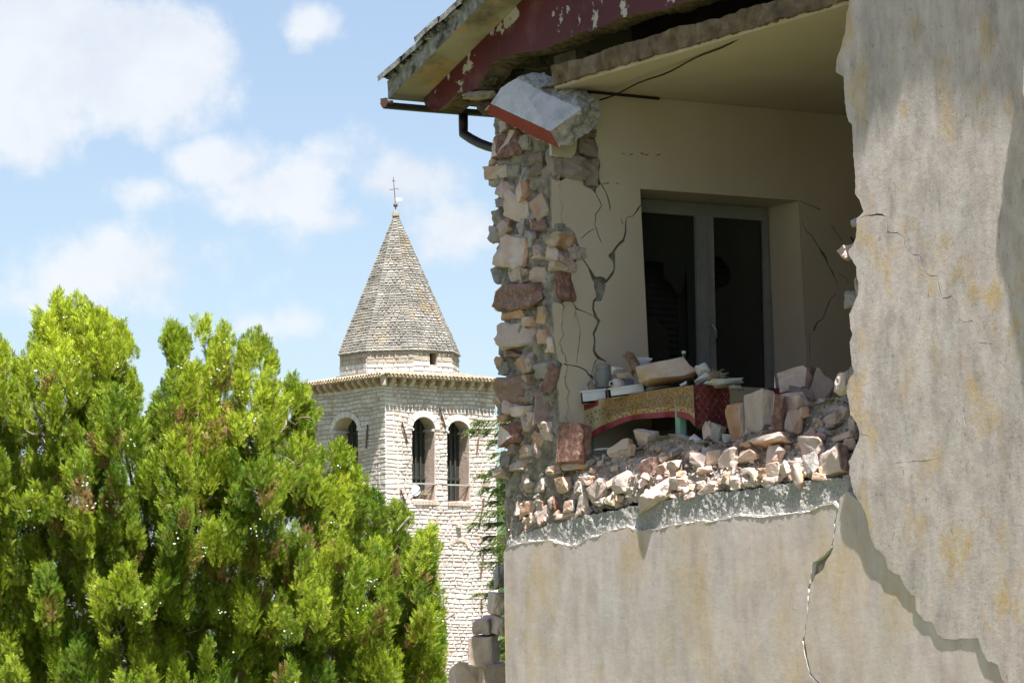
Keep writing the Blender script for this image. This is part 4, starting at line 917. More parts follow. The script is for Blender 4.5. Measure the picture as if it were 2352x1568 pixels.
# (conv,x,y,w,h,rot,kind,dw,label)
RS=[(z3,548,862,225,270,-8,'r',.42,'large upright stone with a coarse red brown face, left of the green table leg'),
(z3,380,1138,175,92,8,'w',.03,'oblong pale stone, its top sunlit, at the foot of the broken wall end'),
(z3,545,1130,112,100,5,'o',.02,'rounded orange stone right of the oblong pale one, half in sun'),
(z3,648,1145,115,92,-5,'p',.02,'rounded pink stone beside the rounded orange one, top in sun'),
(z3,765,1160,150,115,28,'w',.04,'tilted smooth white stone leaning on the big stone with a mortar lump'),
(z3,905,1118,205,140,5,'w',.04,'big pale stone with a round mortar lump on its face'),
(z3,865,1222,122,88,-18,'t',.05,'small rough yellow brown stone below the stone with a mortar lump'),
(z3,1085,1195,290,120,20,'w',.09,'large flat pale slab jutting over the concrete edge and casting a shadow on the wall'),
(z3,1118,1018,165,128,18,'r',.0,'angular red brown stone on the mortar slope below the table'),
(z3,1265,1032,105,85,0,'p',.0,'flat lilac pink stone right of the angular red brown one'),
(z3,312,1275,112,88,0,'p',.02,'squarish pink stone near the left end of the concrete edge'),
(z3,396,1270,68,92,-5,'o',.02,'small upright orange stone beside the squarish pink one'),
(z3,243,1275,70,110,0,'p',.0,'pink stone tucked at the far left end of the torn floor'),
(z3,470,1250,110,95,0,'r',.03,'crumbly red brown clod among the left pink stones'),
(z3,310,1368,105,62,32,'o',.05,'thin tan stone at the lowest left tip of the rubble'),
(z3,412,1322,115,105,40,'p',.04,'leaning rosy shard under the crumbly clod'),
(z3,535,1330,200,40,3,'o',.05,'long thin tan slab lying along the left concrete edge'),
(z3,655,1258,125,112,32,'w',.05,'pointed white shard standing over the long thin tan slab'),
(z3,580,1268,85,80,10,'p',.02,'rosy chip left of the pointed white shard'),
(z3,765,1250,110,45,12,'w',.04,'thin pale sliver under the tilted smooth white stone'),
(z3,927,902,155,100,32,'p',-.02,'lilac pink stone leaning on the mortar ridge under the tablecloth'),
(z3,1075,822,165,100,-8,'w',-.04,'smooth pale stone sitting highest on the mortar ridge under the tablecloth'),
(z3,988,905,62,80,12,'t',.0,'narrow tan stone between the lilac and the highest pale ridge stones'),
(z3,620,1010,175,50,2,'o',.02,'flat orange slab behind the rounded orange stone, right of the red faced stone'),
(z3,490,1035,100,52,8,'p',.03,'small pink stone under the big red faced stone'),
(z3,695,1100,100,60,0,'p',.0,'rosy chip behind the rounded pink stone'),
(z4,1152,772,105,140,25,'w',-.05,'pale triangular stone standing in front of the table corner'),
(z4,1225,790,110,130,-30,'g',-.06,'rough grey mortar chunk leaning against the pale triangular stone'),
(z4,1386,712,118,262,5,'o',.0,'upright rosy block left of the big cream stone'),
(z4,1568,648,262,335,2,'w',.04,'biggest cream stone of the heap, cracked across its face'),
(z4,1722,655,90,280,-14,'r',.02,'narrow red brown edged slab right of the big cream stone'),
(z4,1835,560,225,145,-4,'w',.03,'rounded pale stone on top right of the narrow red edged slab'),
(z4,1835,705,165,180,5,'p',.03,'pale broken block under the rounded stone, open dark cleft above it'),
(z4,1905,645,115,75,20,'o',.05,'small orange wedge in the cleft right of the narrow red edged slab'),
(z4,1880,370,255,150,8,'R',-.25,'brown stone with a pale top standing highest on the right of the heap'),
(z4,2035,500,210,350,-35,'b',-.33,'long taupe slab leaning behind the highest brown stone'),
(z4,1905,500,215,95,-25,'b',-.16,'flat taupe flake under the highest brown stone'),
(z4,1660,852,385,78,5,'o',.05,'long flat rosy slab under the big cream stone'),
(z4,1465,885,110,50,12,'o',.04,'little orange stone at the left end of the long flat rosy slab'),
(z4,1940,835,150,110,12,'p',.0,'lilac pink block below the pale broken block'),
(z4,1990,895,265,150,-10,'w',.03,'broad pale lilac stone split by a brown seam'),
(z4,2140,690,145,80,12,'w',-.03,'pale oblong stone near the torn wall edge'),
(z4,2225,645,110,110,-20,'p',-.05,'pink stone close against the torn wall edge'),
(z4,2228,830,165,62,12,'p',.03,'flat pink flake near the torn wall edge above the rocky lump'),
(z4,2300,740,60,120,5,'p',.0,'narrow pink stone half hidden by the torn wall edge'),
(z4,2280,880,90,80,0,'p',.0,'lilac stone squeezed behind the torn wall edge'),
(z4,2135,1025,255,205,15,'R',.07,'rough rocky lump crusted with mortar, resting against the torn wall edge'),
(z4,1968,1035,120,160,12,'g',.06,'mortar covered stone left of the rocky lump'),
(z4,1848,1133,78,165,36,'o',.07,'leaning orange red shard hanging over the concrete edge'),
(z4,2020,1135,110,50,-8,'t',.05,'tan flake under the mortar covered stone'),
(z4,1690,965,165,130,0,'p',.02,'rosy block bedded in mortar below the long flat slab'),
(z4,1480,972,185,70,2,'o',.03,'brown orange brick shaped stone below the little orange one'),
(z4,1323,975,150,150,-8,'w',.03,'pale fan shaped stone in the middle of the heap'),
(z4,1212,985,112,112,14,'p',.02,'pink stone left of the pale fan shaped stone'),
(z4,1092,1005,155,112,-6,'w',.02,'pale wide stone, leftmost in the middle row of the heap'),
(z4,1040,950,145,46,6,'o',.02,'thin orange flake on top of the pale wide stone'),
(z4,1130,1080,110,48,18,'t',.02,'tan flake below the pale wide stone'),
(z4,1682,1080,92,112,5,'p',.02,'pale pink standing chip in the shaded row above the sunlit edge'),
(z4,1765,1082,95,92,32,'p',.02,'tilted pink chip right of the standing pale pink chip'),
(z4,1645,1155,130,85,12,'w',.05,'rounded sunlit stone just above the concrete edge'),
(z4,1515,1132,75,90,0,'o',.03,'small upright rosy stone left of the rounded sunlit stone'),
(z4,1592,1108,70,75,0,'p',.02,'small pink stone between the upright rosy and the standing pale pink'),
(z4,1280,1140,85,80,0,'p',.03,'sun tipped pink nugget above the crumbled white chips'),
(z4,920,1180,175,100,0,'p',.04,'knobbly sunlit rosy stone right of the large jutting slab'),
(z4,1130,1222,155,88,8,'w',.05,'white crumbly stone in the sunlit row at mid edge'),
(z4,1365,1190,110,85,0,'w',.04,'layered white stone in the sunlit row'),
(z4,990,1285,100,55,22,'w',.08,'white flake overhanging the concrete edge'),
(z4,810,1290,110,50,30,'t',.07,'tan flake at the right tip of the large jutting slab'),
(z4,1470,1090,100,46,10,'p',.02,'thin lilac flake above the layered white stone'),
(z4,1850,1040,130,60,0,'b',.02,'brownish flat stone behind the leaning orange red shard'),
(z4,2175,895,95,60,5,'g',.04,'white mortar crumb on top of the rocky lump'),
(z4,2255,1200,72,125,0,'g',.02,'grey mortar lump in the corner between concrete edge and torn wall'),
(z4,1465,1180,90,50,0,'w',.04,'little white wedge right of the layered white stone'),
(z4,805,1075,100,80,20,'p',.0,'rosy stone behind the knobbly sunlit one'),
(z4,905,1045,170,80,0,'p',-.0,'wide lilac pink stone on the mortar slope left of the pale wide stone'),
]
for i,(cv,x,y,w,h,r,k,dw,lb) in enumerate(RS):
    px,py=cv(x,y); sc_=3.136 if cv is z4 else 2.614
    ww=wy(py+h*K/sc_*.3,px); P=Fpt(px,py,ww); mp=FPX/P.y
    dd=min(w,h)*K/sc_/mp*.5
    big='jutting over' in lb
    ww=ww-dd*.55+(dw*.5 if not big else .10); P=Fpt(px,py,ww)
    q_=1.18 if px>1650 else 1.06; w_=w*K/sc_/mp*q_; h_=h*K/sc_/mp*q_
    stone(P,w_*1.22,h_,max(.05,.46*w_),-r*.8,k,frame='F',wmax=(.035 if big else (.0 if 'shard hanging' in lb else -.015)),seed=300+i*3,label=lb,group=G,name='rubble_stone',rough=.035 if max(w,h)<200 else .022,detail=2 if max(w,h)<200 else 3)
# little chips that nothing tells apart
def chips():
    rr=random.Random(11); n=0
    for i in range(80):
        x=rr.uniform(1200,1900); yb=interp(SB,x)-4; y=yb-abs(rr.gauss(0,1))*22
        w=wy(y,x)-.025; P=Fpt(x,y,w); s=rr.uniform(.02,.055)
        stone(P,s*rr.uniform(1,2.0),s,s*1.2,rr.uniform(-35,35),rr.choice('wwwppot'),5000+i,name='stone_chip',label='tiny stone chip strewn along the sunlit torn floor edge',cat='stone chip',group='tiny chips along the sunlit floor edge',detail=1,wmax=-.012)
    for i in range(50):
        x=rr.uniform(1330,1940); yt=interp(RT,x)+8; yb=interp(SB,x)-50; y=rr.uniform(yt,yb); w=wy(y,x)-.02; P=Fpt(x,y,w); s=rr.uniform(.02,.06)
        stone(P,s*rr.uniform(1,1.9),s,s*1.2,rr.uniform(-35,35),rr.choice('wppotgg'),6000+i,name='stone_chip',label='tiny stone chip bedded in the shaded mortar slope',cat='stone chip',group='tiny chips in the shaded mortar slope',detail=1)
chips()
# ================================================================== table with cloth and things on it
TW=-.27
CT=Fpt(1593,884,TW)                       # near right corner of the table top
def table():
    ztop=CT.z-.008; u1=-(CT-Q).dot(A)
    tl=Fpt(1331,935,TW); 
    root=empty('table',F(u1-.8,2.8,TW-.4),'small wooden table with pale green legs under the flowered oilcloth, pushed to the cracked wall','table')
    L_=1.65*1.0; left=OFF+.06
    zl=Fuz(1331,935,TW)[1]
    mb=MB(); a=F(u1,ztop,TW-.01); b=F(left+.02,zl-.0,TW-.01); e=b-a; mb.box(a-Z*.03,e,Z*.025,B*.78); mb.build('table_top',M['green'],root)
    mb=MB(); mb.box(a-Z*.12+B*.03,e,Z*.09,B*.02); mb.box(a-Z*.12+B*.72,e,Z*.09,B*.02); mb.build('apron',M['green'],root)
    for (x,yt,yb,wi) in ((1565,955,1012,28),(1354,1020,1056,24)):
        P=Fpt(x,(yt+yb)/2,TW-.04); s=wi/318*.5
        mb=MB(); V=[];q=Vector((P.x,P.y,0))
        for k,(z,f) in enumerate(((2.79,.8),(ztop-.05,1.05))):
            for n in range(6):
                an=n*math.pi/3+.3; V.append(q+Z*z+(Vector((1,0,0))*math.cos(an)+Vector((0,1,0))*math.sin(an))*s*f)
        mb.add(V,[[k,(k+1)%6,6+(k+1)%6,6+k] for k in range(6)]+[[5,4,3,2,1,0]]); mb.build('leg',M['green'],root)
    for uu in (u1-.06,left+.12):
        mb=MB(); mb.box(F(uu,2.79,TW-.74),-A*.06,Z*(ztop-2.83),B*.06); mb.build('leg',M['green'],root)
    # things stored under the table
    for (x,y,w,h,n,m,lb) in ((1440,1002,.62,.26,'cardboard_box','cardboard','dim cardboard box standing in the shade under the table'),(1520,1015,.45,.16,'cardboard_box','cardboard','low dark carton right of the other box under the table')):
        P=Fpt(x,y,TW-.45); mb=MB(); mb.box(Vector((P.x-w/2,P.y,2.8)),Vector((w,.1,0)),Z*(P.z-2.8+h/2),B*.3); mb.box(Vector((P.x-w/2-.01,P.y-.01,P.z+h/2)),Vector((w+.02,.1,0)),Z*.012,B*.32)
        o=mb.build(n,M[m]); tag(o,lb,'box')
    # oilcloth
    topc=[z4(*p) for p in [(160,585),(200,560),(260,542),(330,522),(450,500),(650,468),(800,444),(950,425),(1045,415)]]
    botc=[z4(*p) for p in [(152,885),(200,855),(240,845),(290,802),(460,722),(540,695),(620,680),(760,672),(860,664),(960,672),(1015,690),(1060,740)]]
    V=[];uv=[];Fc=[]; nx,ny=90,16
    x0,x1=topc[0][0],topc[-1][0]
    for j in range(ny+1):
        for i in range(nx+1):
            s=i/nx; xt=x0+(x1-x0)*s; xb=botc[0][0]+(botc[-1][0]-botc[0][0])*s
            yt=interp(topc,xt); yb=interp(botc,xb); t=j/ny
            x=xt+(xb-xt)*t; y=yt+(yb-yt)*t
            fold=.022*t*math.sin(s*19+1)+.013*t*math.sin(s*43+2)+(.03*t if s>.93 else 0)*(s-.93)/.07
            V.append(Fpt(x,y,TW+.012+fold)); uv.append((s,t*.97))
    for j in range(ny):
        for i in range(nx): a=j*(nx+1)+i; Fc.append([a,a+nx+1,a+nx+2,a+1])
    # flap at the corner
    # side panel along B
    P0=Vector(V[nx]); n2=40; b0=len(V)
    tz=[Vector(V[j*(nx+1)+nx]) for j in range(ny+1)]
    oo=P0; 
    for j in range(ny+1):
        for i in range(n2+1):
            s=i/n2; t=j/ny; p=tz[0].lerp(tz[0]-Z*.29*(1+.05*math.sin(s*9)),t)
            if i==0: p=tz[j]
            V.append(p+B*(s*.80)-A*(.02*t*math.sin(s*16)+.012*t) if i else p); uv.append((1.002+s*.95,t))
    for j in range(ny):
        for i in range(n2): a=b0+j*(n2+1)+i; Fc.append([a,a+n2+1,a+n2+2,a+1])
    # top sheet
    b1=len(V)
    for i in range(nx+1):
        for k in range(9):
            p=Vector(V[i]); V.append(p+B*(k*.1)+Z*.002); uv.append((i/nx,-.05-k*.08))
    for i in range(nx):
        for k in range(8): a=b1+i*9+k; Fc.append([a,a+1,a+10,a+9])
    o=link('tablecloth',V,Fc,M['cloth'],smooth=True,uv=uv); tag(o,'red bordered oilcloth printed with green leaves and gold, hanging crooked over the table','tablecloth')
    return o
table()
def TP(cv,x,y,dw=.0): px,py=cv(x,y); return Fpt(px,py,TW+dw)
def thing(mb,name,mats,label,cat,group=None,smooth=False): o=mb.build(name,mats,None,smooth); return tag(o,label,cat,group)
def items():
    px=3.136*318/K   # z4 units per metre
    # trays / polystyrene boxes
    for (x,y,w,h,r,lb) in ((745,548,165,82,-5,'white plastic tray at the left end of the table, its front chipped'),(962,512,235,60,-7,'long white plastic tray in front of the mug')):
        P=TP(z3,x,y,.02); w_=w*K/2.614/318; h_=h*K/2.614/318; rt=Vector((1,.0,0)); up=Z
        R=Matrix.Rotation(math.radians(r),3,'Y'); ax=R@Vector((w_*1.0,.0,0)); az=R@Vector((0,0,h_)); ay=Vector((.04,.26,0))
        mb=MB(); o=P-ax/2-az/2; t=.012; mb.box(o,ax,ay,az*.15); mb.box(o,ax,ay*.06,az); mb.box(o+ay*.94,ax,ay*.06,az); mb.box(o,ax*.05,ay,az); mb.box(o+ax*.95,ax*.05,ay,az); mb.box(o-ax*.015+az*.86-ay*.03,ax*1.03,ay*.05,az*.14)
        bm=bmesh.new(); 
        thing(mb,'tray',M['white'],lb,'tray')
    # jar
    P=TP(z3,805,420,-.10); r=56*K/2.614/318; H=155*K/2.614/318; c=P-Z*H/2
    root=empty('glass_jar',c,'dusty glass jar with a screw lid standing behind the left white tray','jar')
    mb=MB(); mb.lathe(c,[(0,0),(r*.95,0),(r,.01),(r,H*.62),(r*.86,H*.72),(r*.8,H*.76),(r*.8,H*.8)],20); mb.build('jar_body',M['jar'],root,True)
    mb=MB(); mb.lathe(c,[(r*.84,H*.78),(r*.86,H*.8),(r*.86,H*.97),(r*.8,H),(0,H)],20); mb.build('lid',M['jar'],root,True)
    mb=MB(); mb.lathe(c,[(0,.012),(r*.85,.012),(r*.88,H*.28),(r*.4,H*.36),(0,H*.33)],12); mb.build('contents',M['dry'],root)
    # mug
    P=TP(z3,912,468,-.03); r=42*K/2.614/318; H=62*K/2.614/318; c=P-Z*H/2
    root=empty('mug',c,'cream mug lying among debris right of the glass jar','mug')
    mb=MB(); mb.lathe(c,[(0,0),(r*.8,0),(r,.012),(r*1.02,H),(r*.94,H),(r*.9,.02),(0,.015)],18); mb.build('cup',M['ceram'],root,True)
    mb=MB(); mb.tube([c+Vector((-r,0,H*.8)),c+Vector((-r*1.5,-.01,H*.7)),c+Vector((-r*1.55,-.01,H*.35)),c+Vector((-r,0,H*.2))],.006,6); mb.build('handle',M['ceram'],root)
    # bent grey hoop and loose wire beside the jar
    mb=MB(); mb.tube([TP(z3,*p,-.02) for p in [(705,515),(700,480),(715,455),(745,445),(755,470)]],.008,6); thing(mb,'wire_hoop',M['chrome'],'thin bent metal hoop standing in the left white tray','wire')
    # brown arch shaped scrap
    mb=MB(); pts=[TP(z3,*p,-.08) for p in [(938,290),(955,270),(985,285),(1010,330),(1030,375),(1035,400)]]; mb.tube(pts,[.012,.018,.028,.032,.03,.02],8)
    pts=[TP(z3,*p,-.06) for p in [(950,285),(965,330),(985,375),(990,400)]]; mb.tube(pts,[.010,.02,.028,.02],8); thing(mb,'leather_scrap',M['brown'],'curled brown leather scrap standing up left of the long pale stone','scrap')
    V,Fc,_=stone_mesh((.10,.05,.055),81,2); o=link('broken_shell',V+np.array(TP(z3,905,380,-.04)),Fc,M['ceram']); tag(o,'broken patterned ceramic shard beside the top of the jar','shard')
    V,Fc,_=stone_mesh((.13,.06,.045),83,2); o=link('wood_scrap',V+np.array(TP(z3,950,415,-.03)),Fc,M['tan']); tag(o,'yellow brown scrap over the cream mug','scrap')
    mb=MB(); P=TP(z3,982,462,-.01); mb.cbox(P,Vector((.05,.01,-.008)),Vector((0,.04,0)),Z*.055); thing(mb,'tin',M['blue'],'small dark blue tin wedged right of the mug','tin')
    V,Fc,_=stone_mesh((.16,.03,.10),85,2,.05); o=link('crumpled_paper',V+np.array(TP(z3,1055,340,-.16)),Fc,M['paper']); tag(o,'grey crumpled paper behind the left end of the long pale stone','paper')
    # big stone on the table
    P=TP(z4,835,310,-.12)
    stone(P,468*K/3.136/318,165*K/3.136/318,.24,-6,'O',1201,name='fallen_stone',label='long pale pink stone with an orange underside lying on the table',group=None,cat='stone',rough=.02,detail=3,facen=(.0,-.3,-1))
    # bottle
    P=TP(z4,972,190,-.35); mb=MB(); mb.lathe(P-Z*.22,[(0,0),(.036,0),(.036,.15),(.014,.21),(.0135,.25),(.0,.25)],14); 
    root=empty('bottle',P-Z*.22,'dark green bottle neck showing above the long pale stone','bottle'); mb.build('bottle_body',M['bottle'],root,True)
    mb=MB(); mb.lathe(P-Z*.22,[(.0145,.238),(.016,.242),(.016,.258),(0,.259)],12); mb.build('cap',M['ceram'],root)
    # pale scraps right of the stone
    for i,(x,y,w,h,r,m,n,lb,cat) in enumerate([(1115,300,95,105,20,'paper','metal_sheet','bent pale metal sheet against the right end of the long stone','sheet'),(1130,365,130,60,35,'paper','plaster_flake','tilted grey plaster flake on the table corner','plaster flake'),(1165,400,70,40,10,'white','plaster_flake','small white plaster flake near the cloth corner','plaster flake'),(1310,385,215,42,3,'paper','plate_shard','long flat grey shard lying right of the dry twigs','shard'),(1385,435,100,34,-6,'mortar','mortar_crumb','knobbly mortar crumb on the right part of the cloth','mortar crumb'),(970,410,50,32,20,'white','plaster_flake','tiny white flake in front of the long pale stone','plaster flake'),(760,440,170,30,2,'mortar','mortar_crumb','flat mortar crumb under the long pale stone','mortar crumb'),(1225,350,110,80,-15,'dry','dust_heap','little brown dust heap under the dry twigs','dust heap'),(1270,425,120,26,0,'mortar','mortar_crumb','thin mortar crumb along the back edge of the cloth','mortar crumb'),
        (215,405,50,90,0,'white','plastic_bag','small white crumpled bag behind the wire hoop','bag')]):
        P=TP(z4,x,y,-.12); V,Fc,_=stone_mesh((w/px*1.1,.10,h/px),1300+i,2,.05); R=np.array(Matrix.Rotation(math.radians(-r),3,'Y')); o=link(n,V@R.T+np.array(P),Fc,M[m]); tag(o,lb,cat)
    rr=random.Random(5); mb=MB()
    for i in range(46):
        a=TP(z4,1210+rr.uniform(-30,60),365,-.13+rr.uniform(-.05,.05)); b=TP(z4,1240+rr.uniform(-75,90),300+rr.uniform(-20,55),-.13+rr.uniform(-.08,.08)); mb.tube([a,a.lerp(b,.5)+Vector((rr.uniform(-.01,.01),0,.01)),b],[.0022,.0018,.001],4)
    thing(mb,'dry_twigs',M['dry'],'tangle of dry twigs on the table right of the bent metal sheet','twigs')
    # papers and broken crockery under the table
    for i,(x,y,w,h,r,lb) in enumerate([(265,1010,100,45,-25,'small folded white paper at the foot of the left green leg'),(340,915,150,16,-3,'thin white sheet jutting out right of the left green leg'),(345,990,60,60,40,'crumpled white scrap among the papers under the table'),(300,1000,70,40,20,'grey scrap next to the folded white paper'),(1060,830,90,60,20,'white scrap at the foot of the right green leg'),(1310,830,70,60,0,'crumpled silver foil behind the pale triangular stone')]):
        X,Y=z4(x,y); P=Fpt(X,Y,TW+.10 if x<1000 else -.25); V,Fc,_=stone_mesh((w/px,.08,h/px),1400+i,1,.05,n=8); R=np.array(Matrix.Rotation(math.radians(r),3,'Y')); o=link('paper_scrap',V@R.T+np.array(P),Fc,M['paper' if i%2 else 'white']); tag(o,lb,'paper')
items()
# ================================================================== BELL TOWER
def tower():
    DK=130.0; th=math.radians(38)
    Rt=Vector((math.cos(th),math.sin(th),0)); Lt=Vector((-math.sin(th),math.cos(th),0))
    K0=at(886,1000,DK); K0.z=0
    # side length so that the right edge falls on x=1139
    s=4.0
    while proj(K0+Rt*s+Z*10)[0]<1139: s+=.01
    S=s
    nR=-Lt; nL=-Rt
    def TPp(x,y,o=K0,n=nR): return hit(x,y,o,n)
    def rc(x,y): # right-face coordinates
        P=hit(x,y,K0,nR)-K0; return (P.dot(Rt),P.z)
    def lc(x,y):
        P=hit(x,y,K0,nL)-K0; return (P.dot(Lt),P.z)
    zt_=rc(900,872)[1]; cz_=rc(886,880)[1]
    ZT=hit(886,868,K0,nR).z
    print('tower side',S,'top',ZT)
    root=empty('bell_tower',K0+(Rt+Lt)*S/2,'pinkish white stone bell tower with arched openings and a tall octagonal stone spire','tower')
    zc=lambda a: zt(*a)
    def arch(xl,xr,ysp,ytop,yb,cf,n=12):
        l=cf(*zt(xl,yb)); r=cf(*zt(xr,yb)); sl=cf(*zt(xl,ysp)); sr=cf(*zt(xr,ysp)); tp=cf(*zt((xl+xr)/2,ytop))
        pts=[l,r]; cx=(sl[0]+sr[0])/2; rx=abs(sr[0]-sl[0])/2; zs=(sl[1]+sr[1])/2; h=tp[1]-zs
        if r[0]<l[0]: pts=[r,l]
        a0=max(l[0],r[0]); 
        for k in range(n+1): a=math.pi*k/n; pts.append((cx+rx*math.cos(a),zs+h*math.sin(a)))
        return pts,(cx,zs,rx,h,min(l[1],r[1]))
    aR=[arch(565,675,335,275,680,rc),arch(736,842,348,293,686,rc)]
    aL=[arch(183,299,340,277,690,lc)]
    bl=arch(758,832,912,878,1450,rc)
    # extra opening on the left face (hidden by the tree) kept symmetrical
    g=aL[0][1]; aL.append(([(x+1.75,z) for x,z in aL[0][0]],(g[0]+1.75,g[1],g[2],g[3],g[4])))
    if max(x for x,z in aL[1][0])>S-.2: aL.pop()
    def towR(u,z,w): return K0+Rt*u+Z*z+nR*w
    def towL(u,z,w): return K0+Lt*u+Z*z+nL*w
    def towR2(u,z,w): return K0+Lt*S+Rt*u+Z*z-nR*w
    def towL2(u,z,w): return K0+Rt*S+Lt*u+Z*z-nL*w
    zlow=lc(800,1000)[1]
    for tw,ar,nm in ((towR,aR,'r'),(towL,aL,'l')):
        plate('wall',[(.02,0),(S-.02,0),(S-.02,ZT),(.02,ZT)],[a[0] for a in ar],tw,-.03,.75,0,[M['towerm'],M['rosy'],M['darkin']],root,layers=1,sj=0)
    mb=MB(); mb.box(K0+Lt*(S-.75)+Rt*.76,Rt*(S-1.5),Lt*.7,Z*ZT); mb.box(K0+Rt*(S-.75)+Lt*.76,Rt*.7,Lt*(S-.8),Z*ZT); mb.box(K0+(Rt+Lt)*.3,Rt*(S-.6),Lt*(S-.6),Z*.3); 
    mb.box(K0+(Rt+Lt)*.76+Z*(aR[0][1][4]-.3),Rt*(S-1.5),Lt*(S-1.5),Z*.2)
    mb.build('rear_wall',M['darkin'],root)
    # stones: coursed rubble blocks with relief
    R_=random.Random(3)
    def courses(mb,tw,width,z0,z1,holes,x0=0,hmin=.11,hmax=.20,wmin=.16,wmax=.48,prot=.014,q=.38,mq=1,ringpad=.24,mfun=None,half=None):
        z=z0
        while z<z1:
            h=R_.uniform(hmin,hmax); x=x0
            first=True
            while x<width-.001:
                w=R_.uniform(wmin,wmax)
                m=0
                if first: w=R_.choice([q,q*1.5]); m=mq
                if width-(x+w)<wmin*.9 : w=width-x
                if width-x<q*1.6: w=width-x; m=mq
                first=False
                x1=min(x+w,width)
                # clip against openings
                segs=[(x,x1)]
                zm=z+h/2
                for (cx,zs,rx,hh,zb) in holes:
                    if zm>zb and zm<zs+hh+ringpad:
                        if zm<=zs: rr=rx+.0
                        else:
                            t=(zm-zs)/(hh+ringpad); rr=(rx+ringpad)*math.sqrt(max(0,1-t*t))
                        lo,hi=cx-rr,cx+rr; ns=[]
                        for a,b in segs:
                            if b<=lo or a>=hi: ns.append((a,b))
                            else:
                                if a<lo: ns.append((a,lo))
                                if b>hi: ns.append((hi,b))
                        segs=ns
                for a,b in segs:
                    if b-a<.05: continue
                    g=.012; j=lambda s=.012: R_.uniform(-s,s); p=prot*R_.uniform(.2,1.5)
                    zt2=z+h
                    O=[(a+g,z+g),(b-g,z+g),(b-g,zt2-g),(a+g,zt2-g)]; e=min(.03,(b-a)*.2)
                    I=[(a+g+e+j(),z+g+e*.7+j()),(b-g-e+j(),z+g+e*.7+j()),(b-g-e+j(),zt2-g-e*.7+j()),(a+g+e+j(),zt2-g-e*.7+j())]
                    wv=lambda u,v: v+.07*nz((u*.8,v*.8,width),1.0,41,3)*min(1,(v-z0)*2,(z1-v)*2)
                    V=[tw(u+j(.006),wv(u,v)+j(.008),-.028) for u,v in O]+[tw(u,wv(u,v),p+j(.006)) for u,v in I]
                    mm=m if not mfun else mfun((a+b)/2,zm,m)
                    mb.add(V,[[0,1,5,4],[1,2,6,5],[2,3,7,6],[3,0,4,7],[4,5,6,7]],mm)
                x=x1
            z+=h
    def voussoirs(mb,tw,prm,ro,m,n=15,pr=.03):
        cx,zs,rx,hh,zb=prm
        for k in range(n):
            a0=math.pi*(k+.04)/n; a1=math.pi*(k+.96)/n
            P=[(rx,hh,a0),(rx+ro,hh+ro,a0),(rx+ro,hh+ro,a1),(rx,hh,a1)]
            pj=pr+R_.uniform(-.01,.01)
            O=[(cx+p*math.cos(a),zs+q*math.sin(a)) for p,q,a in P]
            V=[tw(u,v,-.1) for u,v in O]+[tw(u,v,pj) for u,v in O]; mb.add(V,[[0,1,5,4],[1,2,6,5],[2,3,7,6],[3,0,4,7],[4,5,6,7]],m)
    zlo=rc(900,1590)[1]-.5
    bandz=rc(*zt(600,680))[1]
    mats=[M['tower'],M['quoin'],M['rosy']]
    mb=MB()
    def mfR(u,z,m):
        if m: return m
        if bl[1][0]-bl[1][2]-.0<u<bl[1][0]+bl[1][2] and z<bl[1][1]: return 0
        if abs(u-(bl[1][0]+bl[1][2]+.16))<.14 and z<bl[1][1]+.1: return 1
        return 2 if R_.random()<.10 else 0
    courses(mb,towR,S,0 if False else zlo,ZT,[a[1] for a in aR],mfun=mfR)
    for a in aR: voussoirs(mb,towR,a[1],.24,1)
    voussoirs(mb,towR,bl[1],.14,2,9,.035)
    # brick sills
    for a in aR:
        cx,zs,rx,hh,zb=a[1]
        for k in range(16): mb.box(towR(cx-rx-.02+k*(2*rx+.04)/16,zb-.16,-.05),Rt*((2*rx+.04)/16-.012),Z*.15,nR*.10,2)
    mb.build('masonry',mats,root)
    mb=MB(); courses(mb,towL,S,lc(800,1300)[1]-1.5,ZT,[a[1] for a in aL],mfun=lambda u,z,m: m if m else (2 if R_.random()<.12 else 0))
    for a in aL: voussoirs(mb,towL,a[1],.22,1)
    mb.build('masonry',mats,root)
    mb=MB()
    # other two faces, coarser, for completeness
    mb.box(towR2(0,0,.0),Rt*S,Z*ZT,nR*.04); mb.box(towL2(0,0,.0),Lt*S,Z*ZT,nL*.04); mb.build('masonry',M['tower'],root)
    # rubble masonry of the deep reveals of the arches
    for tw,ar,ax in ((towR,aR,Rt),(towL,aL,Lt)):
        for a in ar:
            cx,zs,rx,hh,zb=a[1]
            nin=-nR if tw is towR else -nL
            for side in (-1,1):
                mb=MB()
                fr=lambda u,z,w,side=side,cx=cx,rx=rx,tw=tw: tw(cx+side*(rx-.0)-side*w,z,-.02-u)
                courses(mb,fr,.72,zb,zs-.02,[],x0=.06,wmin=.14,wmax=.34,hmin=.10,hmax=.17,mq=0,mfun=lambda u,z,m: 2 if R_.random()<.75 else 0)
                mb.box(tw(cx+side*rx-(.10 if side>0 else 0),zs-.06,-.70),ax*.10,Z*.09,-nin*.68,0)
                mb.build('arch_reveal',mats,root)
            # metal window frame set deep in the opening
            f=MB(); dp=-.62
            for u in (cx-rx*.55,cx+rx*.02,cx+rx*.45): f.box(tw(u,zb,dp),ax*.05,Z*(zs-zb+hh*.85),-nin*.04)
            for zz in (zb+.9,zs-.1): f.box(tw(cx-rx,zz,dp),ax*2*rx,Z*.04,-nin*.04)
            f.build('window_frame',M['shutter'],root)
            gl=MB(); gl.box(tw(cx-rx,zb,dp-.05),ax*2*rx,Z*(zs-zb+hh),-nin*.01); gl.build('window_glass',M['glass'],root)
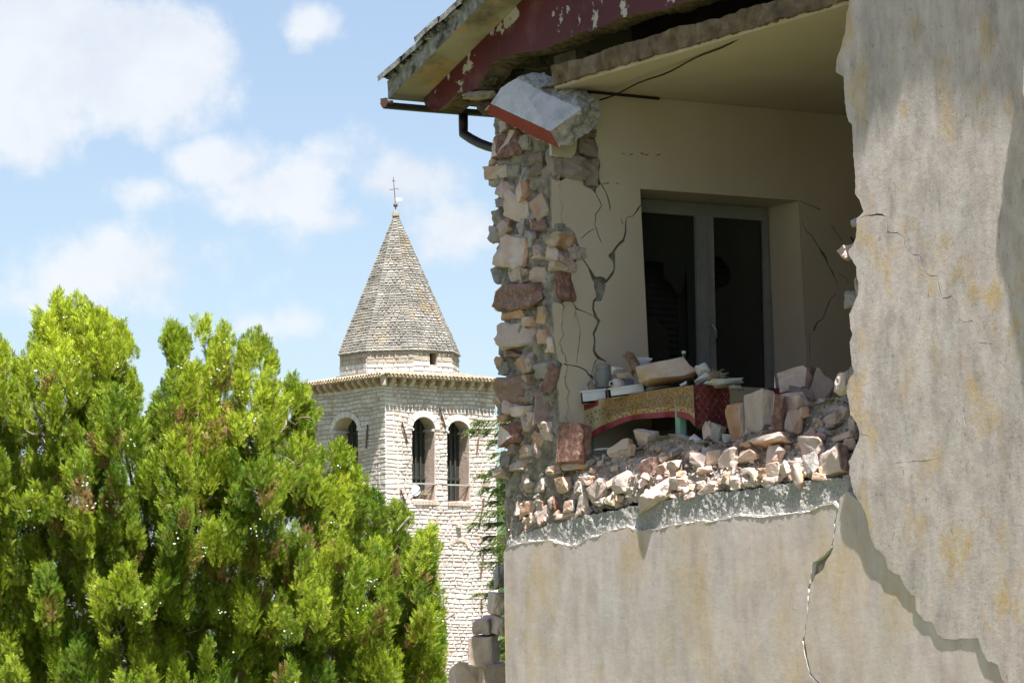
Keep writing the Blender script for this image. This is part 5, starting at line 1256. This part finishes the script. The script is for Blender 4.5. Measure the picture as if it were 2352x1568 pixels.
            if tw is towR:
                rb=MB(); zr=zb+.62; rb.box(tw(cx-rx-.05,zr,-.06),ax*(2*rx+.1),Z*.055,-nin*.05); rb.build('railing',M['frame'],root)
                rb=MB(); rb.tube([tw(cx+rx*.98,zr+.0,-.05),tw(cx+rx*.55,zr-.55,-.45)],.02,5); rb.tube([tw(cx+rx*.98,zr+.0,-.05),tw(cx+rx*.7,zr-.15,-.3)],.015,5); rb.build('brace',M['iron'],root)
    # small dark hole in the right reveal, dish and dry plant on the sills
    cx,zs,rx,hh,zb=aR[0][1]
    P=hit(*zt(575,633),K0-nR*.25,nR); mb=MB(); ax=Vector((.25,-1,.25)).normalized(); mb.lathe(P,[(0,-.05),(.12,-.03),(.21,.02),(.23,.05),(.215,.05),(.11,-.01),(0,-.03)],20,ax); mb.tube([P-ax*.04,P-ax*.22-Z*.15],.02,6); mb.tube([P+ax*.0-Z*.2,P+ax*.22-Z*.05],.012,5)
    o=mb.build('satellite_dish',M['white'],None,True); tag(o,'small white satellite dish in the left arch of the tower','satellite dish')
    mb=MB(); rr=random.Random(9); base=hit(*zt(618,672),K0-nR*.15,nR)
    for i in range(60):
        t=base+Rt*rr.uniform(-.22,.22); mb.tube([t,t+Vector((rr.uniform(-.1,.1),0,rr.uniform(.1,.2))),t+Vector((rr.uniform(-.25,.25),rr.uniform(-.1,.1),rr.uniform(.15,.36)))],[.012,.008,.004],3)
    o=mb.build('dry_plant',M['dry']); tag(o,'tuft of dry straw coloured weeds on the sill of the left arch','plant')
    # blind slots
    for (x,y) in ((655,800),(785,803)):
        mb=MB(); P=hit(*zt(x,y),K0,nR); mb.box(P-Rt*.1-Z*.08+nR*.0,Rt*.22,Z*.14,nR*.16); mb.build('projecting_stone',M['rosy'],root)
    # tie irons
    for (x0,y0,x1,y1) in ((515,300,543,405),(697,230,728,330),(508,628,535,700),(913,670,893,790),(915,910,898,1040),(900,1160,905,1210),(886,380,880,440)):
        mb=MB(); a=hit(*zt(x0,y0),K0+nR*.07,nR); b=hit(*zt(x1,y1),K0+nR*.07,nR); mb.tube([a,b],.035,5); mb.build('tie_iron',M['iron'],root)
    mb=MB(); mb.tube([hit(*zt(347,312),K0+nL*.07,nL),hit(*zt(340,428),K0+nL*.07,nL)],.035,5); mb.build('tie_iron',M['iron'],root)
    # corbels
    def corbels(tw,nn,ax,n0,xs):
        for i,x in enumerate(xs):
            mb=MB(); u=x; w=.15; V=[]
            r=R_.uniform(.9,1.1); L_=.34*r
            prof=[(-.05,-.30),(.02,-.30),(.10,-.27),(L_*.8,-.17),(L_,-.12),(L_,-.0),(-.05,0)]
            for s in (0,1):
                for (o_,z) in prof: V.append(tw(u+s*w,ZT+z,o_))
            n=len(prof); mb.add(V,[list(range(n))[::-1],[n+k for k in range(n)]]+[[k,(k+1)%n,n+(k+1)%n,n+k] for k in range(n)])
            mb.build('corbel',M['corbel'],root)
    step=S/11.2
    corbels(towR,nR,Rt,0,[.10+i*step for i in range(11)])
    corbels(towL,nL,Lt,0,[.22+i*step for i in range(11)])
    mb=MB(); e=(nR+nL).normalized(); 
    mb.box(K0+Z*(ZT-.30)-Rt*.0+e*0-(Rt-Lt).normalized()*.10,(Rt-Lt).normalized()*.2,e*.5,Z*.29); mb.build('corner_corbel',M['corbel'],root)
    # eaves: slab and tile roof
    ov=.42; C0=K0+(nR+nL)*ov; side=S+2*ov; ctr=K0+(Rt+Lt)*S/2
    mb=MB(); mb.box(C0+Z*ZT,Rt*side,Lt*side,Z*.06); mb.build('eaves_board',M['corbel'],root)
    apex=ctr+Z*(ZT+.06+.62)
    mb=MB(); cs=[C0,C0+Rt*side,C0+Rt*side+Lt*side,C0+Lt*side]; cs=[c+Z*(ZT+.065) for c in cs]
    for k in range(4): mb.add([cs[k],cs[(k+1)%4],apex],[[0,1,2]])
    n=34
    for k in range(4):
        a,b=cs[k],cs[(k+1)%4]; d=(b-a).normalized(); inn=Z.cross(d).normalized()
        for i in range(n):
            t=(i+.5)/n; p=a.lerp(b,t); wd=side/n*.5
            # distance to hip lines limits the run
            run=min(min(t,1-t)*side*1.0,1.5)
            if run<.15: run=.15
            sl=(apex-(a+b)/2); slope=sl.z/ Vector((sl.x,sl.y,0)).length
            V=[];Fc=[];m_=7; segs=max(1,int(run/.38))
            for e_ in range(segs):
                r0=e_*run/segs-.06; r1=(e_+1)*run/segs
                bb_=len(V)
                for (rr_,sc__) in ((r0,1.12),(r1,.9)):
                    for q in range(m_+1):
                        an=math.pi*q/m_; V.append(p+inn*rr_+Z*(rr_*slope+0.10*math.sin(an)*sc__+.012+R_.uniform(-.006,.006))+d*math.cos(an)*wd*.62*sc__)
                for q in range(m_): Fc.append([bb_+q,bb_+q+1,bb_+m_+2+q,bb_+m_+1+q])
                b2=len(V)
                for q in range(m_+1): V.append(Vector(V[bb_+q])-Z*.03)
                for q in range(m_): Fc.append([bb_+q+1,bb_+q,b2+q,b2+q+1])
            mb.add(V,Fc)
            # under tile (channel) end
            V=[];Fc=[]; p2=a.lerp(b,(i+1)/n)
            for rr_ in (-.10,.3):
                for q in range(m_+1): an=math.pi*q/m_; V.append(p2+inn*rr_+Z*(rr_*slope+.03-.045*math.sin(an))+d*math.cos(an)*wd*.8)
            for q in range(m_): Fc.append([q,q+1,m_+2+q,m_+1+q])
            mb.add(V,Fc)
    mb.build('tile_roof',M['tile'],root)
    # drum and spire
    cen=Vector((0,0,0)); D=(ctr-CAM).y
    Rr=139/FPX*D*1.0/ .985
    cxr=918
    pc_=at(918,830,ctr.y); cc=Vector((pc_.x,pc_.y,0))
    zd0=ZT+.3; zd1=at(918,812,ctr.y-1.0).z; ztp=at(900,484,ctr.y).z
    tipx=at(900,484,ctr.y).x
    tocam=Vector((-cc.x,-cc.y,0)).normalized(); rgt=Vector((tocam.y*-1,tocam.x,0))
    if rgt.x<0: rgt=-rgt
    def ov_(phi,r): a=math.radians(phi); return cc+(rgt*math.sin(a)+tocam*math.cos(a))*r
    tip=Vector((tipx+.15,cc.y,ztp))
    phis=[13+45*k for k in range(8)]
    sp=empty('spire',cc+Z*zd0); sp.parent=root; sp.location=WL[sp.name]-WL[root.name]; sp['label']='octagonal stone spire with orange lichen'
    dm=MB(); dmi=MB()
    zsplit=zd0+(zd1-zd0)*.36 if False else at(918,838,ctr.y-2.2).z
    for k in range(8):
        a,b=ov_(phis[k],Rr),ov_(phis[(k+1)%8],Rr); ax=(b-a); Wd=ax.length; ax.normalize(); nn=(a+b)/2-cc; nn.normalize()
        hole=[]
        if k==0: hole=[(Wd*.50,9e9,0,0,9e9)]
        fr=lambda u,z,w,a=a,ax=ax,nn=nn: a+ax*u+nn*w+Z*z
        hole_poly=None; hx0=hx1=None
        if k==0:
            # small rectangular opening on the front right face
            P0=hit(*( K*(720+958/2.70),K*(420+1240/2.70)),a,nn)-a; P1=hit(K*(720+1005/2.70),K*(420+1328/2.70),a,nn)-a
            hx0,hx1=P0.dot(ax),P1.dot(ax); hz1,hz0=P0.z,P1.z
            if hx0<0 or hx1>Wd: hx0=None
        out_=[(0,zd0-.4),(Wd,zd0-.4),(Wd,zd1),(0,zd1)]
        holes=[[(hx0,hz0),(hx1,hz0),(hx1,hz1-.03),(hx0,hz1-.03)]] if hx0 is not None else []
        pl_=plate('drum_wall',out_,holes,fr,-.02,.35,0,[M['towerm'],M['drum'],M['darkin']],sp,layers=1,sj=0)
        z=zd0-.3
        while z<zd1-.05:
            h=R_.uniform(.15,.22); h=min(h,zd1-z); x=0
            while x<Wd-.01:
                w=R_.uniform(.2,.5); x1=x+w
                if Wd-x1<.15: x1=Wd
                segs=[(x,x1)]
                if hx0 is not None and z+h/2>hz0 and z+h/2<hz1:
                    ns=[]
                    for p,q in segs:
                        if q<=hx0 or p>=hx1: ns.append((p,q))
                        else:
                            if p<hx0: ns.append((p,hx0))
                            if q>hx1: ns.append((hx1,q))
                    segs=ns
                for p,q in segs:
                    if q-p<.03: continue
                    pj=R_.uniform(.0,.025); g=.01
                    V=[fr(p+g,z+g,-.02),fr(q-g,z+g,-.02),fr(q-g,z+h-g,-.02),fr(p+g,z+h-g,-.02),fr(p+g+.02,z+g+.02,pj),fr(q-g-.02,z+g+.02,pj),fr(q-g-.02,z+h-g-.02,pj),fr(p+g+.02,z+h-g-.02,pj)]
                    dm.add(V,[[0,1,5,4],[1,2,6,5],[2,3,7,6],[3,0,4,7],[4,5,6,7]],1 if z<zsplit else 0)
                x=x1
            z+=h
    dm.build('drum_masonry',[M['drum'],M['drumlow']],sp)
    # spire courses
    mb=MB(); Rs=Rr+.09; rows=55
    base=[ov_(p,Rs-.03)+Z*zd1 for p in phis]; V=base+[tip-Z*.04]; mb.add(V,[[k,(k+1)%8,8] for k in range(8)]+[list(range(8))[::-1]],1)
    for k in range(8):
        a,b=ov_(phis[k],Rs)+Z*zd1,ov_(phis[(k+1)%8],Rs)+Z*zd1
        nn=((b-a).cross(tip-a)).normalized(); 
        if nn.dot((a+b)/2-cc)<0: nn=-nn
        t=0; row=0
        hs=[R_.uniform(.8,1.2) for _ in range(rows)]; tot=sum(hs); acc=0
        for r in range(rows):
            t0=acc/tot; acc+=hs[r]; t1=acc/tot
            if t1>.99: t1=.992
            wl=(b-a).length*(1-t0); nbl=max(1,round(wl/R_.uniform(.17,.25)))
            cuts=sorted([0,1]+[min(.97,max(.03,(i+R_.uniform(-.2,.2))/nbl)) for i in range(1,nbl)])
            for c in range(len(cuts)-1):
                q0,q1=cuts[c],cuts[c+1]
                if q1-q0<.01: continue
                P=lambda q,tt: a.lerp(b,q).lerp(tip,tt)
                gq=.010/max(.15,wl); gt=.010/6
                pj=R_.uniform(.0,.03); lift=.010
                c4=[P(q0+gq,t0+gt),P(q1-gq,t0+gt),P(q1-gq,t1-gt),P(q0+gq,t1-gt)]
                I=[P(q0+gq*2.4,t0+gt*2),P(q1-gq*2.4,t0+gt*2),P(q1-gq*2.4,t1-gt*2.2),P(q0+gq*2.4,t1-gt*2.2)]
                V=[v-nn*.03 for v in c4]+[I[0]+nn*(pj+lift),I[1]+nn*(pj+lift),I[2]+nn*(pj),I[3]+nn*(pj)]
                mb.add(V,[[0,1,5,4],[1,2,6,5],[2,3,7,6],[3,0,4,7],[4,5,6,7]],0)
    mb.build('spire_masonry',[M['spire'],M['spirem']],sp)
    mb=MB(); mb.lathe(tip-Z*.22,[(.16,0),(.13,.1),(.075,.24),(0,.26)],8); mb.build('cap_stone',M['spire'],sp)
    # iron cross, ball and vane
    f=empty('iron_cross',tip); f.parent=sp; f.location=WL[f.name]-WL[sp.name]
    H=at(897,407,tip.y).z-tip.z; lean=Vector((-.07,0,1)).normalized()
    mb=MB(); mb.tube([tip-Z*.1,tip+Z*.2,tip+Z*.2+lean*(H-.2)],[.022,.02,.012],6)
    top=tip+Z*.2+lean*(H-.2); c1_=tip+Z*.2+lean*(H-.2)*.57
    mb.tube([c1_-rgt*.17-Z*.02,c1_+rgt*.16+Z*.03],.012,5); mb.tube([top-lean*.15-rgt*.07,top-lean*.15+rgt*.07],.014,5); mb.lathe(top-lean*.17,[(0,0),(.03,.01),(.03,.03),(0,.04)],8)
    for sx in (-1,1): mb.lathe(c1_+rgt*.165*sx,[(0,-.015),(.018,0),(0,.015)],6)
    mb.build('rod',M['iron'],sp if False else f) if False else None
    V=mb
    o=link('cross_rod',V.v,V.f,M['iron'],sp)
    mb=MB(); bc=tip+Z*.22; mb.lathe(bc,[(0,-.09),(.06,-.075),(.095,0),(.06,.075),(0,.09)],14); link('ball',mb.v,mb.f,M['rust'],sp,smooth=True)
    mb=MB(); vv=tip+Z*.42; mb.box(vv-Z*.06,rgt*.12+tocam*.02,tocam*.02,Z*.15); mb.box(vv+rgt*.12-Z*.03,rgt*.14,tocam*.01,Z*.11); link('wind_vane',mb.v,mb.f,M['drumlow'],sp)
    bpy.data.objects.remove(f)
tower()
# ================================================================== FOLIAGE
def spray_template(seed,n=140,H=.30,Rm=.085,leaf=.024,nl=7):
    r=np.random.default_rng(seed); tris=[]; 
    for i in range(n):
        t=r.uniform(0,1)**.85; rad=Rm*(math.sin(math.pi*min(1,(t*.86+.13)))**.7)*r.uniform(.55,1.0)
        a=r.uniform(0,2*math.pi); o=np.array([math.cos(a),math.sin(a),0]); p=o*rad*.6+np.array([0,0,t*H*.9])
        d=o*r.uniform(.35,1.0)+np.array([0,0,r.uniform(.6,1.5)])+r.normal(0,.2,3); d/=np.linalg.norm(d)
        s=np.cross(d,r.normal(0,1,3)+o*.2); s/=np.linalg.norm(s); L_=r.uniform(.04,.075)
        nrm=np.cross(d,s)
        for j in range(nl):
            tt=(j+.3)/nl; b=p+d*L_*tt; sd=1 if j%2 else -1
            if j==nl-1: q=d
            else: q=d*.75+s*sd*.75+nrm*r.uniform(-.15,.15)
            q/=np.linalg.norm(q); l=leaf*(1-.45*tt)*r.uniform(.8,1.2); wv=np.cross(q,nrm); wv/=np.linalg.norm(wv); wd=.0034
            tris.append([b-wv*wd*.6,b+wv*wd*.6+q*0,b+q*l*.6+wv*wd,b+q*l,b+q*l*.55-wv*wd])
    return np.array(tris)   # n x 5 x 3
def conifer():
    loc=at(420,784,21.0); loc.z=0
    root=empty('conifer_tree',loc,'dense bright green flame tufted conifer with pale cones filling the lower left of the picture','tree')
    prof=[(-60,800),(0,792),(15,778),(28,835),(48,815),(60,770),(75,735),(90,712),(112,708),(125,680),(150,672),(172,690),(188,700),(203,682),(220,712),(250,712),(275,735),(298,762),(318,785),(324,812),(308,838),(326,872),(345,905),(364,880),(384,850),(370,808),(364,775),(385,748),(410,742),(438,762),(448,795),(437,835),(440,885),(458,898),(463,850),(468,815),(482,778),(490,735),(500,768),(520,782),(540,788),(555,772),(580,765),(602,758),(625,785),(642,812),(646,850),(635,880),(660,890),(690,878),(715,900),(733,925),(740,955),(732,1000),(728,1040),(755,1045),(762,1060),(778,1015),(792,1012),(812,1040),(830,1080),(850,1110),(880,1130),(905,1148),(935,1160),(955,1185),(962,1215),(980,1218),(1008,1232),(1018,1262),(1005,1300),(1000,1335),(1022,1365),(1030,1420),(1028,1500),(1035,1600),(1035,1750)]
    T=[spray_template(s,n=100+18*(s%3)) for s in range(6)]
    R=random.Random(21); px=1/FPX*21.0
    Vs=[];Cs=[]
    def hgt(x): return interp(prof,x)
    def inside(x,y,m): # margin in px
        return all(y>=hgt(min(1034,x+dx))+dy for dx,dy in ((0,m),(-m*.6,m*.3),(m*.6,m*.3)))
    plumes=[]
    # explicit silhouettes: tufts along the profile
    for i in range(len(prof)-1):
        x0,y0=prof[i];x1,y1=prof[i+1]
        l=math.hypot(x1-x0,y1-y0)
        for k in range(max(1,int(l/16))):
            t=k/max(1,int(l/16)); x=x0+(x1-x0)*t; y=y0+(y1-y0)*t
            nx_,ny_=-(y1-y0)/l,(x1-x0)/l      # pointing down/inside
            for dd,sc_ in ((11,.27),(20,.40),(36,.6)):
                plumes.append((x+nx_*dd+R.uniform(-4,4),y+ny_*dd+12*sc_+R.uniform(-3,5),0,sc_*R.uniform(.85,1.1)))
    nedge=len(plumes)
    def depth(x,y):
        cx=400+ (y-700)*.05; rx=620+(y-700)*.05
        return .95*math.sqrt(max(.03,1-((x-cx)/rx)**2))*min(1,max(.12,(y-hgt(min(1034,x)))/260))**.6
    tries=0; lobes=[]
    while len(lobes)<270 and tries<40000:
        tries+=1; x=R.uniform(-50,1015); y=R.uniform(730,1650)
        if not inside(x,y,62): continue
        if any((x-a)**2+((y-b)*.75)**2<(33+R.uniform(0,14))**2 for a,b,*_ in lobes): continue
        lobes.append((x,y,R.uniform(.6,1.0),R.uniform(-.42,.36)))
    for (x,y,s,dz) in lobes:
        for k in range(9):
            a=R.uniform(-math.pi,math.pi); rr_=math.sqrt(R.random()); ox=math.sin(a)*rr_; oy=math.cos(a)*rr_
            X=x+ox*34*s; Y=y+oy*54*s-6
            if not inside(X,Y,42): continue
            bulge=math.sqrt(max(0,1-rr_*rr_))
            plumes.append((X,Y,2,s*R.uniform(.55,.9),dz+bulge*.20-.16,ox))
    # looser inner foliage behind the lobes
    for _ in range(300):
        x=R.uniform(-40,1015); y=R.uniform(720,1640)
        if inside(x,y,84): plumes.append((x,y,3,R.uniform(.7,1.05),-.6,0))
    cones=[]
    for pl in plumes:
        x,y,typ,s=pl[:4]; dp=depth(x,y)
        if typ==0: D=21.0-dp*R.uniform(-.4,.9)
        else:
            lump=.30*nz((x*.006,y*.006,0),1,17,3); D=21.0-dp*1.0-lump-pl[4]
        P=np.array(at(x,y,D)); t=T[R.randrange(6)]
        yaw=R.uniform(0,6.28); sc3=np.array([s*R.uniform(.85,1.2),s*R.uniform(.85,1.2),s*R.uniform(.85,1.25)])
        V=t.reshape(-1,3)*sc3; V[:,2]-=.13*s
        c_,s_=math.cos(yaw),math.sin(yaw); Rm_=np.array([[c_,-s_,0],[s_,c_,0],[0,0,1]])
        tx=R.uniform(-.3,.3)+(x-450)/2600; ty=R.uniform(-.55,.05)
        Ry=np.array(Matrix.Rotation(tx,3,'Y')@Matrix.Rotation(-ty*-1,3,'X'))
        V=V@Rm_.T@Ry.T+P
        Vs.append(V)
        # plume colour: fresh yellow green to deep green; some dead brown
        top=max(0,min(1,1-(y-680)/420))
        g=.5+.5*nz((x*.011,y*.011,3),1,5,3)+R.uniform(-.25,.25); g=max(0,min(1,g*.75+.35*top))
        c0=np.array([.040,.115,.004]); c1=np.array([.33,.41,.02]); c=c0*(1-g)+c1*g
        n=len(V)//5; per=rng.uniform(.75,1.25,n)
        col=np.tile(c,(n,1))*per[:,None]
        # tip growth paler
        zz=t.reshape(-1,5,3)[:,0,2]/.3; col=col*(1+.25*(zz[:,None]-.4))
        nbrown=rng.random(n)<(.06 if typ==0 else .12); 
        if (typ==3 and R.random()<.45) or (typ==2 and R.random()<.07): nbrown=rng.random(n)<.8
        if typ==3: col*=.8  # inner tufts darkened: shade of the gaps put into the leaf colour
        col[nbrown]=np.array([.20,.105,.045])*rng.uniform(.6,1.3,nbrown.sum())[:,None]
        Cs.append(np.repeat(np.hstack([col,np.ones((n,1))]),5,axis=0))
        if typ==2 and R.random()<.06: cones.append((x+R.uniform(-15,15),y+R.uniform(-20,20),D-.08*s))
        elif typ==0 and R.random()<.06: cones.append((x,y,D-.06))
    V=np.vstack(Vs); C=np.vstack(Cs); n=len(V)//5
    base=np.arange(n)[:,None]*5; Fc=np.hstack([base,base+1,base+2,base+3,base+4])
    print('leaf faces',n)
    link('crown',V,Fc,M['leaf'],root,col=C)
    # limbs
    mb=MB(); mb.tube([Vector((loc.x,loc.y,-.05)),Vector((loc.x+.03,loc.y,1.2)),Vector((loc.x-.05,loc.y+.02,2.2)),Vector((loc.x-.1,loc.y,3.0))],[.13,.10,.06,.02],9); mb.build('trunk',M['bark'],root)
    mb=MB()
    for i in range(300):
        x=R.uniform(0,1000); y=R.uniform(800,1600)
        if not inside(x,y,40): continue
        D=21.0-depth(x,y)*R.uniform(.55,1.0); p=at(x,y,D); q=p+Vector((R.uniform(-.16,.16),R.uniform(-.05,.15),R.uniform(-.12,.10))); m=p.lerp(q,.5)+Vector((R.uniform(-.03,.03),0,R.uniform(-.03,.03)))
        mb.tube([p,m,q],[.0025,.005,.007],5)
    for i in range(46):
        b=Vector((loc.x,loc.y,R.uniform(.3,2.6))); x=R.uniform(0,980); y=R.uniform(780,1500)
        if not inside(x,y,50): continue
        e=at(x,y,21.0-depth(x,y)*.55); m=b.lerp(e,.5)+Vector((0,0,-.12)); mb.tube([b,b.lerp(m,.6),m,e],[.035,.025,.017,.006],6)
    mb.build('branches',M['bark'],root)
    bm=bmesh.new(); bmesh.ops.create_icosphere(bm,subdivisions=1,radius=1); bv=np.array([tuple(v.co) for v in bm.verts]); bf=np.array([[v.index for v in f.verts] for f in bm.faces]); bm.free()
    vs=[];fs=[];b=0
    for (x,y,D) in cones:
        for k in range(R.randint(1,6)):
            P=np.array(at(x+R.gauss(0,7),y+R.gauss(0,6),D-R.uniform(0,.05))); r=R.uniform(.0035,.007); vs.append(bv*r+P); fs.append(bf+b); b+=len(bv)
    o=link('cones',np.vstack(vs),np.vstack(fs),M['cone'],root); o['kind']='stuff'
conifer()
def fir():
    loc=at(1470,784,42); loc.z=0
    root=empty('fir_tree',loc,'dark fir tree behind the house, only its left branch tips showing between tower and wall','tree')
    mb=MB(); mb.tube([loc-Z*.05,loc+Z*6.4],[.16,.015],8); mb.build('trunk',M['bark'],root)
    R=random.Random(4); mb=MB(); NV=[];NC=[]
    tips=[(1082,985,.6),(1090,965,.5),(1120,1010,.7),(1100,1090,.6),(1125,1075,.6),(1085,1200,.8),(1100,1175,.8),(1090,1260,.8),(1118,1230,.8),(1112,1290,.8),(1105,1120,.6),(1128,1150,.8),(1100,1362,.5),(1125,1385,.5),(1135,1330,.6),(1130,1040,.6),(1120,1560,.6),(1040,1545,.4)]
    alltips=[at(x,y,42+R.uniform(-.6,.6)) for x,y,_ in tips]+[at(R.uniform(1128,1165),R.uniform(1010,1520),42+R.uniform(-1,1)) for _ in range(24)]
    for _ in range(24):
        z=R.uniform(1.5,6.0); a=R.uniform(0,6.28); L_=1.9*(1-(z-1)/6.2)+.2; alltips.append(loc+Vector((math.cos(a)*L_,math.sin(a)*L_,z)))
    for tp in alltips:
        st=Vector((loc.x,loc.y,tp.z+.35)); pts=[st.lerp(tp,t)+Z*(-.12*math.sin(math.pi*t)) for t in np.linspace(0,1,9)]
        mb.tube(pts,[.02-.018*i/8 for i in range(9)],5)
        dirn=(tp-st).normalized(); ax=dirn.cross(Z).normalized()
        tw_=[]
        for i in range(80):
            t=R.uniform(.30,1.0)**.7; p=st.lerp(tp,t)+Z*(-.12*math.sin(math.pi*t)); sd=R.choice([-1,1]); q=p+dirn*R.uniform(.05,.12)+ax*sd*R.uniform(.04,.16)*(1.15-t*.7)-Z*R.uniform(.0,.10); tw_.append((p,q))
        tw_.append((pts[-3],pts[-1]))
        for p,q in tw_:
            mb.tube([p,q],[.004,.002],3,cap=False)
            d=(q-p).normalized(); L_=(q-p).length; nn=int(L_/.0035)
            for j in range(nn):
                b=p.lerp(q,j/nn+.01); v=Vector((R.gauss(0,1),R.gauss(0,1),R.gauss(0,1)+.3)); v=(v-d*v.dot(d)).normalized(); e=b+(v*.8+d*.6)*R.uniform(.022,.038); s=d.cross(v)*.0045
                NV+= [tuple(b-s),tuple(b+s),tuple(e)]; c=R.choice([(.10,.17,.03),(.16,.24,.05),(.26,.33,.08),(.07,.12,.03)]); NC+=[(*c,1)]*3
    mb.build('branches',M['bark'],root)
    V=np.array(NV); n=len(V)//3; b=np.arange(n)[:,None]*3; link('crown',V,np.hstack([b,b+1,b+2]),M['needle'],root,col=np.array(NC)); print('needles',n)
fir()

# ================================================================== unseen house added outside the picture to block part of the sky light
def sky_blocker(name,label,c,w,d,h,yaw):
    R=Matrix.Rotation(yaw,3,'Z'); ax=R@Vector((1,0,0)); ay=R@Vector((0,1,0)); o=Vector(c)-ax*w/2-ay*d/2
    root=empty(name,c,label,'house')
    fr=[]
    nw=int(w/2.6)
    holes=[]
    for r in range(int(h/3)):
        for k in range(nw):
            x=(k+.5)*w/nw-.5; z=.9+r*3; holes.append([(x,z),(x+1,z),(x+1,z+1.4),(x,z+1.4)])
    for nm,org,dx,nn in (('wall',o,ax,-ay),('wall',o+ay*d,ax,ay)):
        plate(nm,[(0,0),(w,0),(w,h),(0,h)],holes,lambda u,z,q,org=org,dx=dx,nn=nn: org+dx*u+Z*z+nn*q,0,.35,0,[M['facade'],M['facade'],M['inplaster']],root,layers=1,sj=0)
    mb=MB(); mb.box(o+ay*.36,ax*.35,ay*(d-.72),Z*h); mb.box(o+ay*.36+ax*(w-.35),ax*.35,ay*(d-.72),Z*h); 
    for s_ in (0,1): e=o+ax*(w*s_); mb.add([e+Z*h,e+ay*d+Z*h,e+ay*d/2+Z*(h+d*.2)],[[0,1,2]])
    mb.build('side_walls',M['facade'],root)
    mb=MB(); 
    for (x,z) in [(hh[0][0],hh[0][1]) for hh in holes]:
        for org,nn in ((o,ay),(o+ay*d,-ay)): mb.box(org+ax*x+Z*z+nn*.12,ax*1.0,Z*1.4,nn*.04)
    mb.build('window_panes',M['shutter'],root)
    mb=MB(); rp=Z*(d*.2+.1)
    a=o-ay*.5-ax*.4+Z*(h-.2+.02); b=a+ax*(w+.8); m1=o+ay*d/2-ax*.4+Z*(h+d*.2+.05); m2=m1+ax*(w+.8); c1=o+ay*(d+.5)-ax*.4+Z*(h-.18); c2=c1+ax*(w+.8)
    for q in ((a,b,m2,m1),(m1,m2,c2,c1)): mb.add(list(q)+[v+Z*.15 for v in q],[[3,2,1,0],[4,5,6,7],[0,1,5,4],[1,2,6,5],[2,3,7,6],[3,0,4,7]])
    mb.build('roof',M['tile'],root)
sky_blocker('sky_blocker_house','long plastered house shape added to block sky light, left of the conifer and outside the picture',(-13,9,0),7,26,9,math.radians(4))
